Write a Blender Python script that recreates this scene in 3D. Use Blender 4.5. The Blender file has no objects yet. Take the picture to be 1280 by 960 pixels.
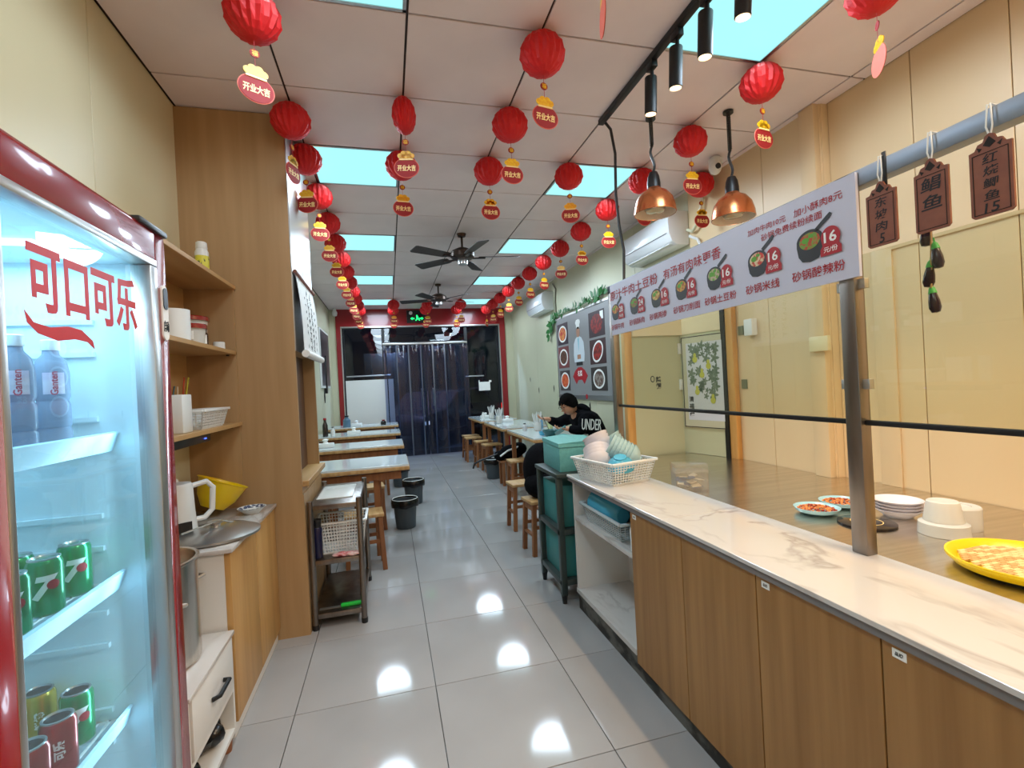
import bpy, bmesh, math, random
from mathutils import Matrix, Vector
random.seed(7)
S = bpy.context.scene
C = S.collection
PI = math.pi
# ------------------------------------------------------------------ camera
cam_d = bpy.data.cameras.new('camera'); cam = bpy.data.objects.new('camera', cam_d); C.objects.link(cam)
F_PX, YAW, PITCH, ROLL, EYE = 593.1, .2545, -.0017, -.0514, 1.372
def _cam():
    cy, sy = math.cos(YAW), math.sin(YAW)
    A = Matrix(((cy, -sy, 0), (0, 0, -1), (sy, cy, 0)))
    cp, sp = math.cos(PITCH), math.sin(PITCH)
    P = Matrix(((1, 0, 0), (0, cp, sp), (0, -sp, cp)))
    cr, sr = math.cos(ROLL), math.sin(ROLL)
    Q = Matrix(((cr, -sr, 0), (sr, cr, 0), (0, 0, 1)))
    R = Q @ P @ A
    m = Matrix((R[0], -R[1], -R[2])).transposed().to_4x4()
    m.translation = (0, 0, EYE)
    return m
cam.matrix_world = _cam()
cam_d.sensor_fit = 'HORIZONTAL'; cam_d.sensor_width = 36; cam_d.lens = F_PX / 1280 * 36
cam_d.clip_start = .02; cam_d.clip_end = 200
S.camera = cam
# ------------------------------------------------------------------ world, exposure, lamps
W = bpy.data.worlds.new('night'); S.world = W; W.use_nodes = True
W.node_tree.nodes['Background'].inputs[0].default_value = (.010, .014, .026, 1)
W.node_tree.nodes['Background'].inputs[1].default_value = 1.0
S.view_settings.view_transform = 'Standard'; S.view_settings.look = 'None'
S.view_settings.exposure = 0.68; S.view_settings.gamma = 1; S.view_settings.use_curve_mapping = False
PANEL_EMIT = .66      # radiance of the diffusers
PANEL_W = 2.0          # watts of the downlight in each panel
PANEL_S = 24.0         # watts of its wide part
SPOT_W = 13.0
def lamp(kind, name, loc, energy, color, size=.1, size_y=None, rot=(0, 0, 0), spread=None, spot=None, blend=.3):
    d = bpy.data.lights.new(name, kind); o = bpy.data.objects.new(name, d); C.objects.link(o)
    o.location = loc; o.rotation_euler = rot; d.energy = energy; d.color = color
    if kind == 'AREA':
        d.size = size
        if size_y: d.shape = 'RECTANGLE'; d.size_y = size_y
        if spread: d.spread = spread
    elif kind == 'SPOT':
        d.spot_size = spot; d.spot_blend = blend; d.shadow_soft_size = size
    else: d.shadow_soft_size = size
    return o
LX = lambda i: -.444 + .6 * i        # ceiling grid lines
LY = lambda j: 2.049 + .6 * j
PANELS = [(i, j) for j in (-4, -1, 2, 5, 8, 11) for i in (0, 3)]
for (i, j) in PANELS:
    lamp('AREA', 'panel_lamp', (LX(i) + .3, LY(j) + .3, 2.952), PANEL_W, (.66, .93, 1.0), .5, .5, spread=math.radians(104))
    lamp('SPOT', 'panel_lamp', (LX(i) + .3, LY(j) + .3, 2.93), PANEL_S * (1.35 if j >= 2 else 1.0), (.72, .89, 1.06), .24, spot=math.radians(176), blend=.12)
SPOTS = [(1.35, 2.10), (1.35, 1.885), (1.35, 1.675), (1.35, 1.455), (1.35, .9), (1.35, .4)]
for (x, y) in SPOTS:
    lamp('SPOT', 'spot_lamp', (x, y, 2.68), SPOT_W, (1, .70, .42), .025, spot=math.radians(105), blend=.6)
lamp('AREA', 'kitchen_lamp', (2.0, -.3, 2.93), 25, (1, .70, .42), .6, .6)
lamp('AREA', 'kitchen_lamp', (.4, -1.2, 2.93), 11, (1, .86, .70), .6, .6)
lamp('POINT', 'street_fill', (.2, 11.3, 4.2), 700, (.62, .74, 1.0), .12)  # unseen fill light added outside so the street and car show
lamp('AREA', 'fridge_lamp', (-.80, 1.13, 1.715), 2.2, (.55, .85, 1), .3, .45)
lamp('AREA', 'fridge_side_lamp', (-.62, 1.375, 1.0), 2.0, (.55, .85, 1), .03, 1.3, rot=(PI / 2, 0, PI * .85))

# ------------------------------------------------------------------ helpers
def lin(c):
    r = []
    for v in c[:3]:
        v /= 255.0; r.append(v / 12.92 if v <= .04045 else ((v + .055) / 1.055) ** 2.4)
    return (*r, 1)
def mat(name, col, rough=.5, metal=0, col2=None, scale=(8, 8, 8), detail=3, lo=.35, hi=.65, bump=0, emit=None, estr=1, coat=0, sss=0, trans=0, coords='Object', ior=None, wave=False):
    m = bpy.data.materials.new(name); m.use_nodes = True; nt = m.node_tree; b = nt.nodes['Principled BSDF']
    b.inputs['Base Color'].default_value = lin(col); b.inputs['Roughness'].default_value = rough; b.inputs['Metallic'].default_value = metal
    if coat: b.inputs['Coat Weight'].default_value = coat; b.inputs['Coat Roughness'].default_value = .05
    if trans: b.inputs['Transmission Weight'].default_value = trans
    if ior: b.inputs['IOR'].default_value = ior
    if sss: b.inputs['Subsurface Weight'].default_value = sss; b.inputs['Subsurface Radius'].default_value = (.02, .01, .01)
    if emit: b.inputs['Emission Color'].default_value = lin(emit); b.inputs['Emission Strength'].default_value = estr
    if col2 or bump:
        tc = nt.nodes.new('ShaderNodeTexCoord'); mp = nt.nodes.new('ShaderNodeMapping'); mp.inputs['Scale'].default_value = scale
        nz = nt.nodes.new('ShaderNodeTexNoise'); nz.inputs['Scale'].default_value = 1; nz.inputs['Detail'].default_value = detail
        nt.links.new(tc.outputs[coords], mp.inputs[0]); nt.links.new(mp.outputs[0], nz.inputs['Vector'])
        if col2:
            rp = nt.nodes.new('ShaderNodeValToRGB'); e = rp.color_ramp.elements
            e[0].position = lo; e[0].color = lin(col); e[1].position = hi; e[1].color = lin(col2)
            nt.links.new(nz.outputs[0], rp.inputs[0]); nt.links.new(rp.outputs[0], b.inputs['Base Color'])
        if bump:
            bp = nt.nodes.new('ShaderNodeBump'); bp.inputs['Strength'].default_value = bump; bp.inputs['Distance'].default_value = .01
            nt.links.new(nz.outputs[0], bp.inputs['Height']); nt.links.new(bp.outputs[0], b.inputs['Normal'])
    return m
def thin_glass(name, tint, refl=1.0, rough=0.0, haze=0.0, hazecol=(200, 220, 230)):
    m = bpy.data.materials.new(name); m.use_nodes = True; nt = m.node_tree; nt.nodes.clear()
    out = nt.nodes.new('ShaderNodeOutputMaterial'); tr = nt.nodes.new('ShaderNodeBsdfTransparent'); tr.inputs[0].default_value = lin(tint)
    gl = nt.nodes.new('ShaderNodeBsdfGlossy'); gl.inputs['Roughness'].default_value = rough; gl.inputs['Color'].default_value = (1, 1, 1, 1)
    fr = nt.nodes.new('ShaderNodeFresnel'); fr.inputs[0].default_value = 1.5
    mu = nt.nodes.new('ShaderNodeMath'); mu.operation = 'MULTIPLY'; mu.inputs[1].default_value = refl
    mx = nt.nodes.new('ShaderNodeMixShader')
    ge = nt.nodes.new('ShaderNodeNewGeometry'); iv = nt.nodes.new('ShaderNodeMath'); iv.operation = 'SUBTRACT'; iv.inputs[0].default_value = 1
    m3 = nt.nodes.new('ShaderNodeMath'); m3.operation = 'MULTIPLY'; nt.links.new(ge.outputs['Backfacing'], iv.inputs[1])
    nt.links.new(fr.outputs[0], mu.inputs[0]); nt.links.new(mu.outputs[0], m3.inputs[0]); nt.links.new(iv.outputs[0], m3.inputs[1]); nt.links.new(m3.outputs[0], mx.inputs[0])
    base = tr.outputs[0]
    if haze:
        df = nt.nodes.new('ShaderNodeBsdfDiffuse'); df.inputs[0].default_value = lin(hazecol)
        m2 = nt.nodes.new('ShaderNodeMixShader'); m2.inputs[0].default_value = haze
        nt.links.new(tr.outputs[0], m2.inputs[1]); nt.links.new(df.outputs[0], m2.inputs[2]); base = m2.outputs[0]
    nt.links.new(base, mx.inputs[1]); nt.links.new(gl.outputs[0], mx.inputs[2]); nt.links.new(mx.outputs[0], out.inputs[0])
    return m
def org(p):
    v = Vector((0, 0, 0))
    while p is not None: v = v + Vector(p.location); p = p.parent
    return v
def tag(o, label=None, cat=None, group=None, kind=None):
    if label: o['label'] = label
    if cat: o['category'] = cat
    if group: o['group'] = group
    if kind: o['kind'] = kind
    return o
def thing(name, label, cat, loc=(0, 0, 0), rz=0, group=None):
    o = bpy.data.objects.new(name, None); C.objects.link(o); o.empty_display_size = .05
    o.location = loc; o.rotation_euler = (0, 0, rz)
    return tag(o, label, cat, group)
def link(name, me, m=None, parent=None):
    o = bpy.data.objects.new(name, me); C.objects.link(o)
    if m is not None and not me.materials: me.materials.append(m)
    o.parent = parent
    return o
def clone(o, parent=None):
    c = o.copy(); C.objects.link(c); c.parent = parent
    for ch in list(o.children): clone(ch, c)
    return c
class MB:
    def __init__(s): s.v = []; s.f = []
    def add(s, vs, fs, M=None):
        n = len(s.v)
        for v in vs: s.v.append(tuple(M @ Vector(v)) if M is not None else tuple(v))
        for f in fs: s.f.append([n + i for i in f])
        return s
    def box(s, a, b, M=None):
        x0, y0, z0 = a; x1, y1, z1 = b
        if x0 > x1: x0, x1 = x1, x0
        if y0 > y1: y0, y1 = y1, y0
        if z0 > z1: z0, z1 = z1, z0
        return s.add([(x0, y0, z0), (x1, y0, z0), (x1, y1, z0), (x0, y1, z0), (x0, y0, z1), (x1, y0, z1), (x1, y1, z1), (x0, y1, z1)],
                     [(0, 3, 2, 1), (4, 5, 6, 7), (0, 1, 5, 4), (1, 2, 6, 5), (2, 3, 7, 6), (3, 0, 4, 7)], M)
    def bar(s, p, q, w, d=None, up=(0, 0, 1)):
        p = Vector(p); q = Vector(q); d = d or w; z = (q - p).normalized(); u = Vector(up)
        if abs(z.dot(u)) > .95: u = Vector((0, 1, 0))
        x = u.cross(z).normalized(); y = z.cross(x); L = (q - p).length
        M = Matrix((x, y, z)).transposed().to_4x4(); M.translation = p
        return s.box((-w / 2, -d / 2, 0), (w / 2, d / 2, L), M)
    def lathe(s, prof, c=(0, 0, 0), seg=24, M=None, a0=0, a1=2 * PI, cap=True):
        full = abs(a1 - a0 - 2 * PI) < 1e-6; n = seg if full else seg + 1
        vs = []; fs = []
        for (r, z) in prof:
            for i in range(n):
                a = a0 + (a1 - a0) * i / seg; vs.append((c[0] + r * math.cos(a), c[1] + r * math.sin(a), c[2] + z))
        for k in range(len(prof) - 1):
            for i in range(seg):
                j = (i + 1) % n if full else i + 1
                fs.append((k * n + i, k * n + j, (k + 1) * n + j, (k + 1) * n + i))
        if full and tuple(prof[0]) != tuple(prof[-1]) and cap:
            if prof[0][0] > 1e-5: fs.append(tuple(range(n - 1, -1, -1)))
            if prof[-1][0] > 1e-5: fs.append(tuple((len(prof) - 1) * n + i for i in range(n)))
        return s.add(vs, fs, M)
    def cyl(s, c, r, h, seg=20, r2=None, M=None):
        return s.lathe([(r, 0), (r2 if r2 is not None else r, h)], c, seg, M)
    def tube(s, pts, r, seg=8, rs=None):
        pts = [Vector(p) for p in pts]; vs = []; fs = []; prev = None
        for i, p in enumerate(pts):
            t = (pts[min(i + 1, len(pts) - 1)] - pts[max(i - 1, 0)]).normalized()
            if prev is None:
                u = Vector((0, 0, 1)) if abs(t.z) < .9 else Vector((1, 0, 0)); x = u.cross(t).normalized()
            else: x = (prev - t * prev.dot(t)).normalized()
            prev = x; y = t.cross(x); rr = rs[i] if rs else r
            for k in range(seg):
                a = 2 * PI * k / seg; vs.append(p + x * math.cos(a) * rr + y * math.sin(a) * rr)
        for i in range(len(pts) - 1):
            for k in range(seg):
                j = (k + 1) % seg; fs.append((i * seg + k, i * seg + j, (i + 1) * seg + j, (i + 1) * seg + k))
        fs.append(tuple(range(seg - 1, -1, -1))); fs.append(tuple((len(pts) - 1) * seg + k for k in range(seg)))
        return s.add(vs, fs)
    def prism(s, pts, d, M=None):
        n = len(pts); vs = [(x, y, 0) for x, y in pts] + [(x, y, d) for x, y in pts]
        fs = [tuple(range(n - 1, -1, -1)), tuple(range(n, 2 * n))] + [(i, (i + 1) % n, n + (i + 1) % n, n + i) for i in range(n)]
        return s.add(vs, fs, M)
    def ball(s, c, r, seg=16, rings=10, M=None):
        rx, ry, rz = r if isinstance(r, tuple) else (r, r, r); vs = []; fs = []
        for j in range(rings + 1):
            t = PI * j / rings
            for i in range(seg):
                a = 2 * PI * i / seg; vs.append((c[0] + rx * math.sin(t) * math.cos(a), c[1] + ry * math.sin(t) * math.sin(a), c[2] + rz * math.cos(t)))
        for j in range(rings):
            for i in range(seg):
                k = (i + 1) % seg; fs.append((j * seg + i, (j + 1) * seg + i, (j + 1) * seg + k, j * seg + k))
        return s.add(vs, fs, M)
    def mesh(s, me, M=None):
        return s.add([v.co for v in me.vertices], [tuple(p.vertices) for p in me.polygons], M)
    def done(s, name, m, parent=None, smooth=35, bevel=0, seg=2, local=False, clean=False):
        off = Vector((0, 0, 0))
        if parent is not None and not local: off = org(parent)
        if parent is None and s.v:
            xs, ys, zs = zip(*s.v); off = Vector(((min(xs) + max(xs)) / 2, (min(ys) + max(ys)) / 2, min(zs)))
        me = bpy.data.meshes.new(name); me.from_pydata([tuple(Vector(v) - off) for v in s.v], [], s.f)
        if bevel or clean:
            bm = bmesh.new(); bm.from_mesh(me)
            bmesh.ops.remove_doubles(bm, verts=bm.verts, dist=1e-5)
            if bevel: bmesh.ops.bevel(bm, geom=[e for e in bm.edges if len(e.link_faces) == 2 and e.calc_face_angle(0) > .5], offset=bevel, segments=seg, affect='EDGES', profile=.5, clamp_overlap=True)
            bm.to_mesh(me); bm.free()
        me.validate()
        if smooth:
            if bevel: smooth = min(smooth, 25)
            me.shade_smooth(); me.set_sharp_from_angle(angle=math.radians(smooth))
        o = link(name, me, m, parent)
        if parent is None: o.location = off
        return o
def struct(o): o['kind'] = 'structure'; return o
_tx = {}
def text_mesh(s, size=1.0, bold=0.0, depth=0.0, spacing=1.0, shear=0):
    k = (s, size, bold, depth, spacing, shear)
    if k in _tx: return _tx[k]
    cu = bpy.data.curves.new('t', 'FONT'); cu.body = s; cu.size = size; cu.offset = bold; cu.extrude = depth
    cu.space_character = spacing; cu.shear = shear; cu.resolution_u = 2
    o = bpy.data.objects.new('t', cu); C.objects.link(o); bpy.context.view_layer.update()
    dg = bpy.context.evaluated_depsgraph_get(); me = bpy.data.meshes.new_from_object(o.evaluated_get(dg))
    bpy.data.objects.remove(o); me.materials.clear()
    xs = [v.co.x for v in me.vertices]; ys = [v.co.y for v in me.vertices]
    cx, cy = (min(xs) + max(xs)) / 2, (min(ys) + max(ys)) / 2
    for v in me.vertices: v.co.x -= cx; v.co.y -= cy
    me['w'] = max(xs) - min(xs); me['h'] = max(ys) - min(ys)
    _tx[k] = me; return me
def frame(o, x, y, z):            # local frame -> world matrix
    m = Matrix((Vector(x), Vector(y), Vector(z))).transposed().to_4x4(); m.translation = o; return m
def faceX(o, sgn=1): return frame(o, (0, sgn, 0), (0, 0, 1), (sgn, 0, 0))      # plane facing +x (1) or -x (-1)
def faceY(o): return frame(o, (1, 0, 0), (0, 0, 1), (0, -1, 0))                 # plane facing -y
def fit(me, w=None, h=None):
    sx = w / me['w'] if w else 1; sy = h / me['h'] if h else (sx if w else 1)
    if not w: sx = sy
    return Matrix.Diagonal((sx, sy, 1, 1))
def ellipse(cx, cy, rx, ry, n=24, a0=0, a1=2 * PI):
    return [(cx + rx * math.cos(a0 + (a1 - a0) * i / n), cy + ry * math.sin(a0 + (a1 - a0) * i / n)) for i in range(n)]
def skin_mesh(verts, edges, radii, root=0, sub=2):
    me = bpy.data.meshes.new('sk'); me.from_pydata(verts, edges, []); o = bpy.data.objects.new('sk', me); C.objects.link(o)
    sk = o.modifiers.new('s', 'SKIN'); sk.use_smooth_shade = True
    for i, r in enumerate(radii):
        d = me.skin_vertices[0].data[i]; d.radius = r if isinstance(r, tuple) else (r, r); d.use_root = (i == root)
    sb = o.modifiers.new('b', 'SUBSURF'); sb.levels = sub; sb.render_levels = sub
    bpy.context.view_layer.update(); dg = bpy.context.evaluated_depsgraph_get()
    r = bpy.data.meshes.new_from_object(o.evaluated_get(dg)); bpy.data.objects.remove(o)
    return r
ORD = ['nearest', 'second nearest', 'third nearest', 'fourth nearest', 'fifth nearest', 'sixth nearest', 'seventh nearest', 'eighth nearest', 'ninth nearest', 'tenth nearest', 'eleventh nearest', 'twelfth nearest', 'thirteenth nearest', 'farthest']

# ------------------------------------------------------------------ materials
m_ceil = mat('ceiling_tile_pvc', (236, 222, 224), .42, col2=(230, 216, 218), scale=(3, 3, 3))
m_tbar = mat('ceiling_groove', (52, 36, 32), .6)
m_cream = mat('cream_laminate', (224, 199, 158), .38, col2=(219, 192, 150), scale=(1.2, 1.2, .5))
m_creamr = mat('cream_laminate_dining', (206, 204, 176), .4, col2=(198, 197, 168), scale=(1.2, 1.2, .5))
m_creaml = mat('cream_laminate_left', (214, 204, 168), .38, col2=(206, 196, 158), scale=(1.2, 1.2, .5))
m_seam = mat('wall_seam', (140, 118, 78), .7)
m_tile = mat('polished_porcelain', (150, 148, 148), .07, col2=(162, 160, 160), scale=(1.5, 1.5, 1.5), lo=.3, hi=.7)
m_tile.node_tree.nodes['Principled BSDF'].inputs['Specular IOR Level'].default_value = .36
m_grout = mat('tile_grout', (74, 74, 72), .8)
m_wood = mat('oak_laminate', (166, 122, 70), .42, col2=(140, 98, 50), scale=(26, 26, 1.2), detail=6, lo=.3, hi=.7)
m_wood2 = mat('tan_board', (176, 142, 100), .5, col2=(162, 128, 86), scale=(14, 14, .8), detail=5)
m_oakl = mat('light_oak_laminate', (196, 152, 92), .4, col2=(180, 136, 78), scale=(22, 22, 1), detail=6)
m_shelf = mat('shelf_oak', (190, 150, 98), .45, col2=(174, 134, 84), scale=(14, 1.2, 14), detail=5)
m_stool = mat('stool_pine', (196, 158, 108), .5, col2=(172, 130, 80), scale=(30, 6, 4), detail=5)
m_leg = mat('stool_leg_wood', (150, 96, 56), .5, col2=(128, 78, 44), scale=(30, 30, 3), detail=5)
m_marble = mat('white_marble', (204, 199, 195), .12, col2=(168, 162, 158), scale=(1.9, 1.3, 1.9), detail=8, lo=.54, hi=.70, coat=.2)
def veins(m, base, vein, scale, width):
    nt = m.node_tree; b = nt.nodes['Principled BSDF']; tc = nt.nodes.new('ShaderNodeTexCoord'); mp = nt.nodes.new('ShaderNodeMapping'); mp.inputs['Scale'].default_value = scale
    mp.inputs['Rotation'].default_value = (0, 0, .6); n1 = nt.nodes.new('ShaderNodeTexNoise'); n1.inputs['Scale'].default_value = 1; n1.inputs['Detail'].default_value = 5; n1.inputs['Distortion'].default_value = 1.2
    n2 = nt.nodes.new('ShaderNodeTexNoise'); n2.inputs['Scale'].default_value = 1.7; n2.inputs['Detail'].default_value = 2
    rp = nt.nodes.new('ShaderNodeValToRGB'); e = rp.color_ramp.elements; e[0].position = .5 - width; e[0].color = (0, 0, 0, 1); e[1].position = .5 + width; e[1].color = (0, 0, 0, 1); k = e.new(.5); k.color = (1, 1, 1, 1)
    r2 = nt.nodes.new('ShaderNodeValToRGB'); r2.color_ramp.elements[0].position = .44; r2.color_ramp.elements[1].position = .62
    mu = nt.nodes.new('ShaderNodeMath'); mu.operation = 'MULTIPLY'; mx = nt.nodes.new('ShaderNodeMix'); mx.data_type = 'RGBA'
    mx.inputs[6].default_value = lin(base); mx.inputs[7].default_value = lin(vein)
    L = nt.links.new; L(tc.outputs['Object'], mp.inputs[0]); L(mp.outputs[0], n1.inputs['Vector']); L(mp.outputs[0], n2.inputs['Vector']); L(n1.outputs[0], rp.inputs[0]); L(n2.outputs[0], r2.inputs[0])
    L(rp.outputs[0], mu.inputs[0]); L(r2.outputs[0], mu.inputs[1]); L(mu.outputs[0], mx.inputs[0]); L(mx.outputs[2], b.inputs['Base Color'])
veins(m_marble, (204, 199, 195), (168, 160, 155), (2.6, 1.5, 2.6), .03)
m_white = mat('white_board', (222, 220, 216), .4)
m_wplastic = mat('white_plastic', (226, 228, 226), .35)
m_steel = mat('brushed_steel', (224, 216, 206), .25, 1, col2=(206, 198, 188), scale=(2, 40, 2), detail=4)
m_steeld = mat('rack_steel', (150, 142, 134), .32, 1, col2=(126, 118, 112), scale=(20, 20, 3))
m_beam = mat('steel_bluish_reflection', (138, 146, 156), .45, 1)  # bluish reflected ceiling light is put into the beam's steel colour
m_black = mat('black_plastic', (22, 22, 24), .4)
m_blackm = mat('matte_black_metal', (26, 27, 29), .45, .3)
m_darkgap = mat('dark_gap', (30, 24, 20), .8)
m_red = mat('red_lacquer', (136, 8, 14), .22, coat=.5)
m_redp = mat('red_paint', (142, 10, 22), .3, coat=.3)
m_redink = mat('red_ink', (170, 22, 34), .5)
m_paper = mat('red_tissue', (206, 12, 18), .55, sss=.25)
m_bagred = mat('red_card', (150, 16, 16), .65)
m_bagedge = mat('pink_card_edge', (226, 110, 90), .65)
m_gold = mat('gold_print', (240, 196, 30), .35, col2=(228, 160, 20), scale=(60, 60, 60))
m_goldink = mat('pale_gold_ink', (250, 216, 140), .4)
m_whiteink = mat('white_ink', (240, 240, 236), .5)
m_blackink = mat('black_ink', (18, 16, 16), .6)
m_diff = mat('light_diffuser', (30, 60, 62), .6, emit=(170, 250, 255), estr=PANEL_EMIT)
m_alu = mat('aluminium', (190, 190, 188), .3, .9)
m_glass = thin_glass('clear_glass', (243, 245, 238), 1.0)
m_dglass = thin_glass('shop_glass', (196, 206, 216), 1.0)
m_fglass = thin_glass('fridge_glass', (232, 242, 246), .9, 0, .04, (210, 235, 255))
m_pvc = thin_glass('pvc_strip', (180, 190, 212), .7, .05, .05, (110, 130, 180))
m_pvce = thin_glass('pvc_edge', (120, 130, 150), 1.3, .15, .28, (150, 165, 185))
m_copper = mat('copper', (216, 132, 84), .26, .85)
m_lampin = mat('lamp_inner_white', (226, 205, 185), .35)
m_banner = mat('banner_vinyl', (198, 200, 218), .35)
m_sign = mat('brown_sign_board', (134, 78, 54), .55, col2=(120, 66, 46), scale=(20, 20, 20))
m_teal = mat('teal_foam', (98, 166, 164), .6, col2=(90, 156, 154), scale=(60, 60, 60))
m_tealp = mat('teal_panel', (50, 128, 128), .5)
m_grack = mat('dark_green_grey_metal', (66, 78, 76), .4, .5)
m_bluebowl = mat('blue_melamine', (74, 168, 200), .18)
m_mint = mat('mint_melamine', (172, 204, 210), .2)
m_pinkw = mat('white_melamine', (228, 222, 228), .2)
m_darkteal = mat('dark_teal_melamine', (48, 96, 98), .22)
m_yellow = mat('yellow_plastic', (236, 200, 10), .3)
m_clear = mat('translucent_plastic', (238, 236, 230), .25, trans=.35, ior=1.2)
m_bin = mat('bin_grey', (66, 74, 80), .5)
m_binbag = mat('bin_liner', (14, 14, 16), .25)
m_skin = mat('skin', (206, 150, 118), .5, sss=.1)
m_hair = mat('black_hair', (14, 12, 12), .5)
m_cloth = mat('black_cotton', (11, 11, 14), .9, col2=(16, 16, 20), scale=(40, 40, 40), bump=.2)
m_ttop = mat('white_table_laminate', (208, 216, 218), .1, coat=.3)
for m__ in (m_cloth, m_hair): m__.node_tree.nodes['Principled BSDF'].inputs['Specular IOR Level'].default_value = .08; m__.node_tree.nodes['Principled BSDF'].inputs['Roughness'].default_value = .9
m_leaf = mat('plastic_leaf', (40, 120, 48), .45, col2=(24, 92, 34), scale=(40, 40, 40))

# ------------------------------------------------------------------ the setting
XL, XR, XK, YF, YR, ZC = -1.05, 2.60, 2.66, 9.75, -2.6, 2.97
b = MB().box((XL - .1, YR - .1, -.08), (XK + .1, YF + .02, -.012)); floor = struct(b.done('floor', m_grout, smooth=0))
b = MB().box((XL - .1, YR - .1, ZC + .006), (XK + .1, YF + .02, ZC + .1)); ceil = struct(b.done('ceiling', m_tbar, smooth=0))
tile_cache = {}
def tile(parent, x0, y0, x1, y1, z0, z1, m, name):
    key = (name, round(x1 - x0, 3), round(y1 - y0, 3)); o = org(parent)
    if key not in tile_cache:
        w, d = (x1 - x0) / 2, (y1 - y0) / 2
        bb = MB().box((-w, -d, 0), (w, d, z1 - z0)); t = bb.done(name, m, parent, smooth=0, bevel=.0012, seg=1, local=True); tile_cache[key] = t.data
    else: t = link(name, tile_cache[key], None, parent)
    t.location = (((x0 + x1) / 2) - o.x, ((y0 + y1) / 2) - o.y, z0 - o.z); return t
FX = lambda i: -.459 + .6 * i
FY = lambda j: 3.4155 + .6 * j
def clipr(a, b_, lo, hi): return max(a, lo), min(b_, hi)
for j in range(-10, 11):
    for i in range(-2, 6):
        x0, x1 = clipr(FX(i), FX(i + 1), XL, XK); y0, y1 = clipr(FY(j), FY(j + 1), YR, YF)
        if x1 - x0 > .03 and y1 - y0 > .03:
            g = .0016; t = tile(floor, x0 + g, y0 + g, x1 - g, y1 - g, -.012, 0, m_tile, 'tile')
for j in range(-8, 13):
    for i in range(-2, 6):
        if (i, j) in PANELS: continue
        x0, x1 = clipr(LX(i), LX(i + 1), XL, XK); y0, y1 = clipr(LY(j), LY(j + 1), YR, YF)
        if x1 - x0 > .03 and y1 - y0 > .03:
            tile(ceil, x0 + .0055, y0 + .0055, x1 - .0055, y1 - .0055, ZC - .004, ZC + .006, m_ceil, 'tile')
for k, (i, j) in enumerate(PANELS):
    side = 'left' if i == 0 else 'right'; n = [-4, -1, 2, 5, 8, 11].index(j)
    where = ['behind the viewer', 'nearest, cut by the top edge', 'second nearest', 'third, by the first fan', 'fourth, by the second fan', 'last, next to red lintel'][n]
    t = thing('ceiling_light', 'square white LED ceiling panel in the %s row, %s' % (side, where), 'ceiling light', (LX(i) + .3, LY(j) + .3, ZC - .006))
    b = MB()
    for a in (0, 1, 2, 3):
        b.box((-.295, -.295, 0), (.295, -.28, .01), Matrix.Rotation(a * PI / 2, 4, 'Z'))
    b.done('frame', m_alu, t, local=True, smooth=0)
    MB().box((-.282, -.282, .004), (.282, .282, .009)).done('diffuser', m_diff, t, local=True, smooth=0)
# walls (slabs, with laminate panels as parts)
def wall(name, a, b_, m=m_seam): return struct(MB().box(a, b_).done(name, m, smooth=0))
wl = wall('wall_left', (XL - .1, YR, 0), (XL - .012, YF, ZC))
def panels_x(parent, x0, x1, ys, z0, z1, m):
    for y0, y1 in zip(ys[:-1], ys[1:]):
        MB().box((x0, y0 + .002, z0), (x1, y1 - .002, z1)).done('panel', m, parent, smooth=0, bevel=.0015, seg=1)
panels_x(wl, XL - .012, XL, [YR, -1.4, -.2, .98, 2.16, 3.34], 0, ZC, m_creaml)
panels_x(wl, XL - .012, XL, [3.34, 4.5, 5.7, 6.9, 8.1, 9.3, YF], 0, ZC, m_creamr)
wr = wall('wall_right', (XK + .012, YR, 0), (XK + .12, 2.29, ZC))
panels_x(wr, XK, XK + .012, [YR, -1.9, -.7, .24, 1.42, 1.82, 2.29], 0, ZC, m_cream)
wr2 = wall('wall_right_far', (XR + .012, 2.29, 0), (XR + .18, YF, ZC), m_cream)
panels_x(wr2, XR, XR + .012, [2.292, 2.76, 3.6], 0, ZC, m_cream)
panels_x(wr2, XR, XR + .012, [3.6, 4.55, 5.7, 6.9, 8.1, 9.3, YF], 0, ZC, m_creamr)
wb = wall('wall_rear', (XL - .1, YR - .1, 0), (XK + .12, YR, ZC), m_cream)
# shop front
wf = struct(MB().box((XL - .1, YF, 2.62), (XK + .12, YF + .2, ZC + .1)).done('wall_front', m_creamr, smooth=0))
MB().box((XL, YF - .02, 0), (-.93, YF + .2, 2.97)).done('panel', m_creamr, wf, smooth=0)
MB().box((2.43, YF - .02, 0), (XR, YF + .2, 2.97)).done('panel', m_creamr, wf, smooth=0)
b = MB().box((-.93, YF - .05, 2.63), (2.43, YF, 2.965)).box((-.93, YF - .05, 0), (-.845, YF, 2.63)).box((2.31, YF - .05, 0), (2.43, YF, 2.63))
struct(b.done('trim_1', m_redp, smooth=0, bevel=.004, seg=1))
b = MB().box((-.845, YF - .06, 2.605), (2.31, YF, 2.63)).box((-.845, YF - .06, 0), (-.825, YF, 2.605)).box((2.29, YF - .06, 0), (2.31, YF, 2.605))
struct(b.done('trim_2', m_alu, smooth=0))
for n, (x0, x1, z0, z1) in enumerate([(-.825, -.06, .06, 2.605), (1.6, 2.29, .06, 2.605), (-.06, 1.6, 2.3, 2.605)]):
    w = struct(MB().box((x0, YF + .05, z0), (x1, YF + .062, z1)).done('window_%d' % (n + 1), m_dglass, smooth=0))
    f = MB().box((x0, YF + .03, z0), (x0 + .03, YF + .09, z1)).box((x1 - .03, YF + .03, z0), (x1, YF + .09, z1)).box((x0, YF + .03, z0 - .03), (x1, YF + .09, z0 + .02))
    f.done('window_frame', m_blackm, w, smooth=0)
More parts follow.
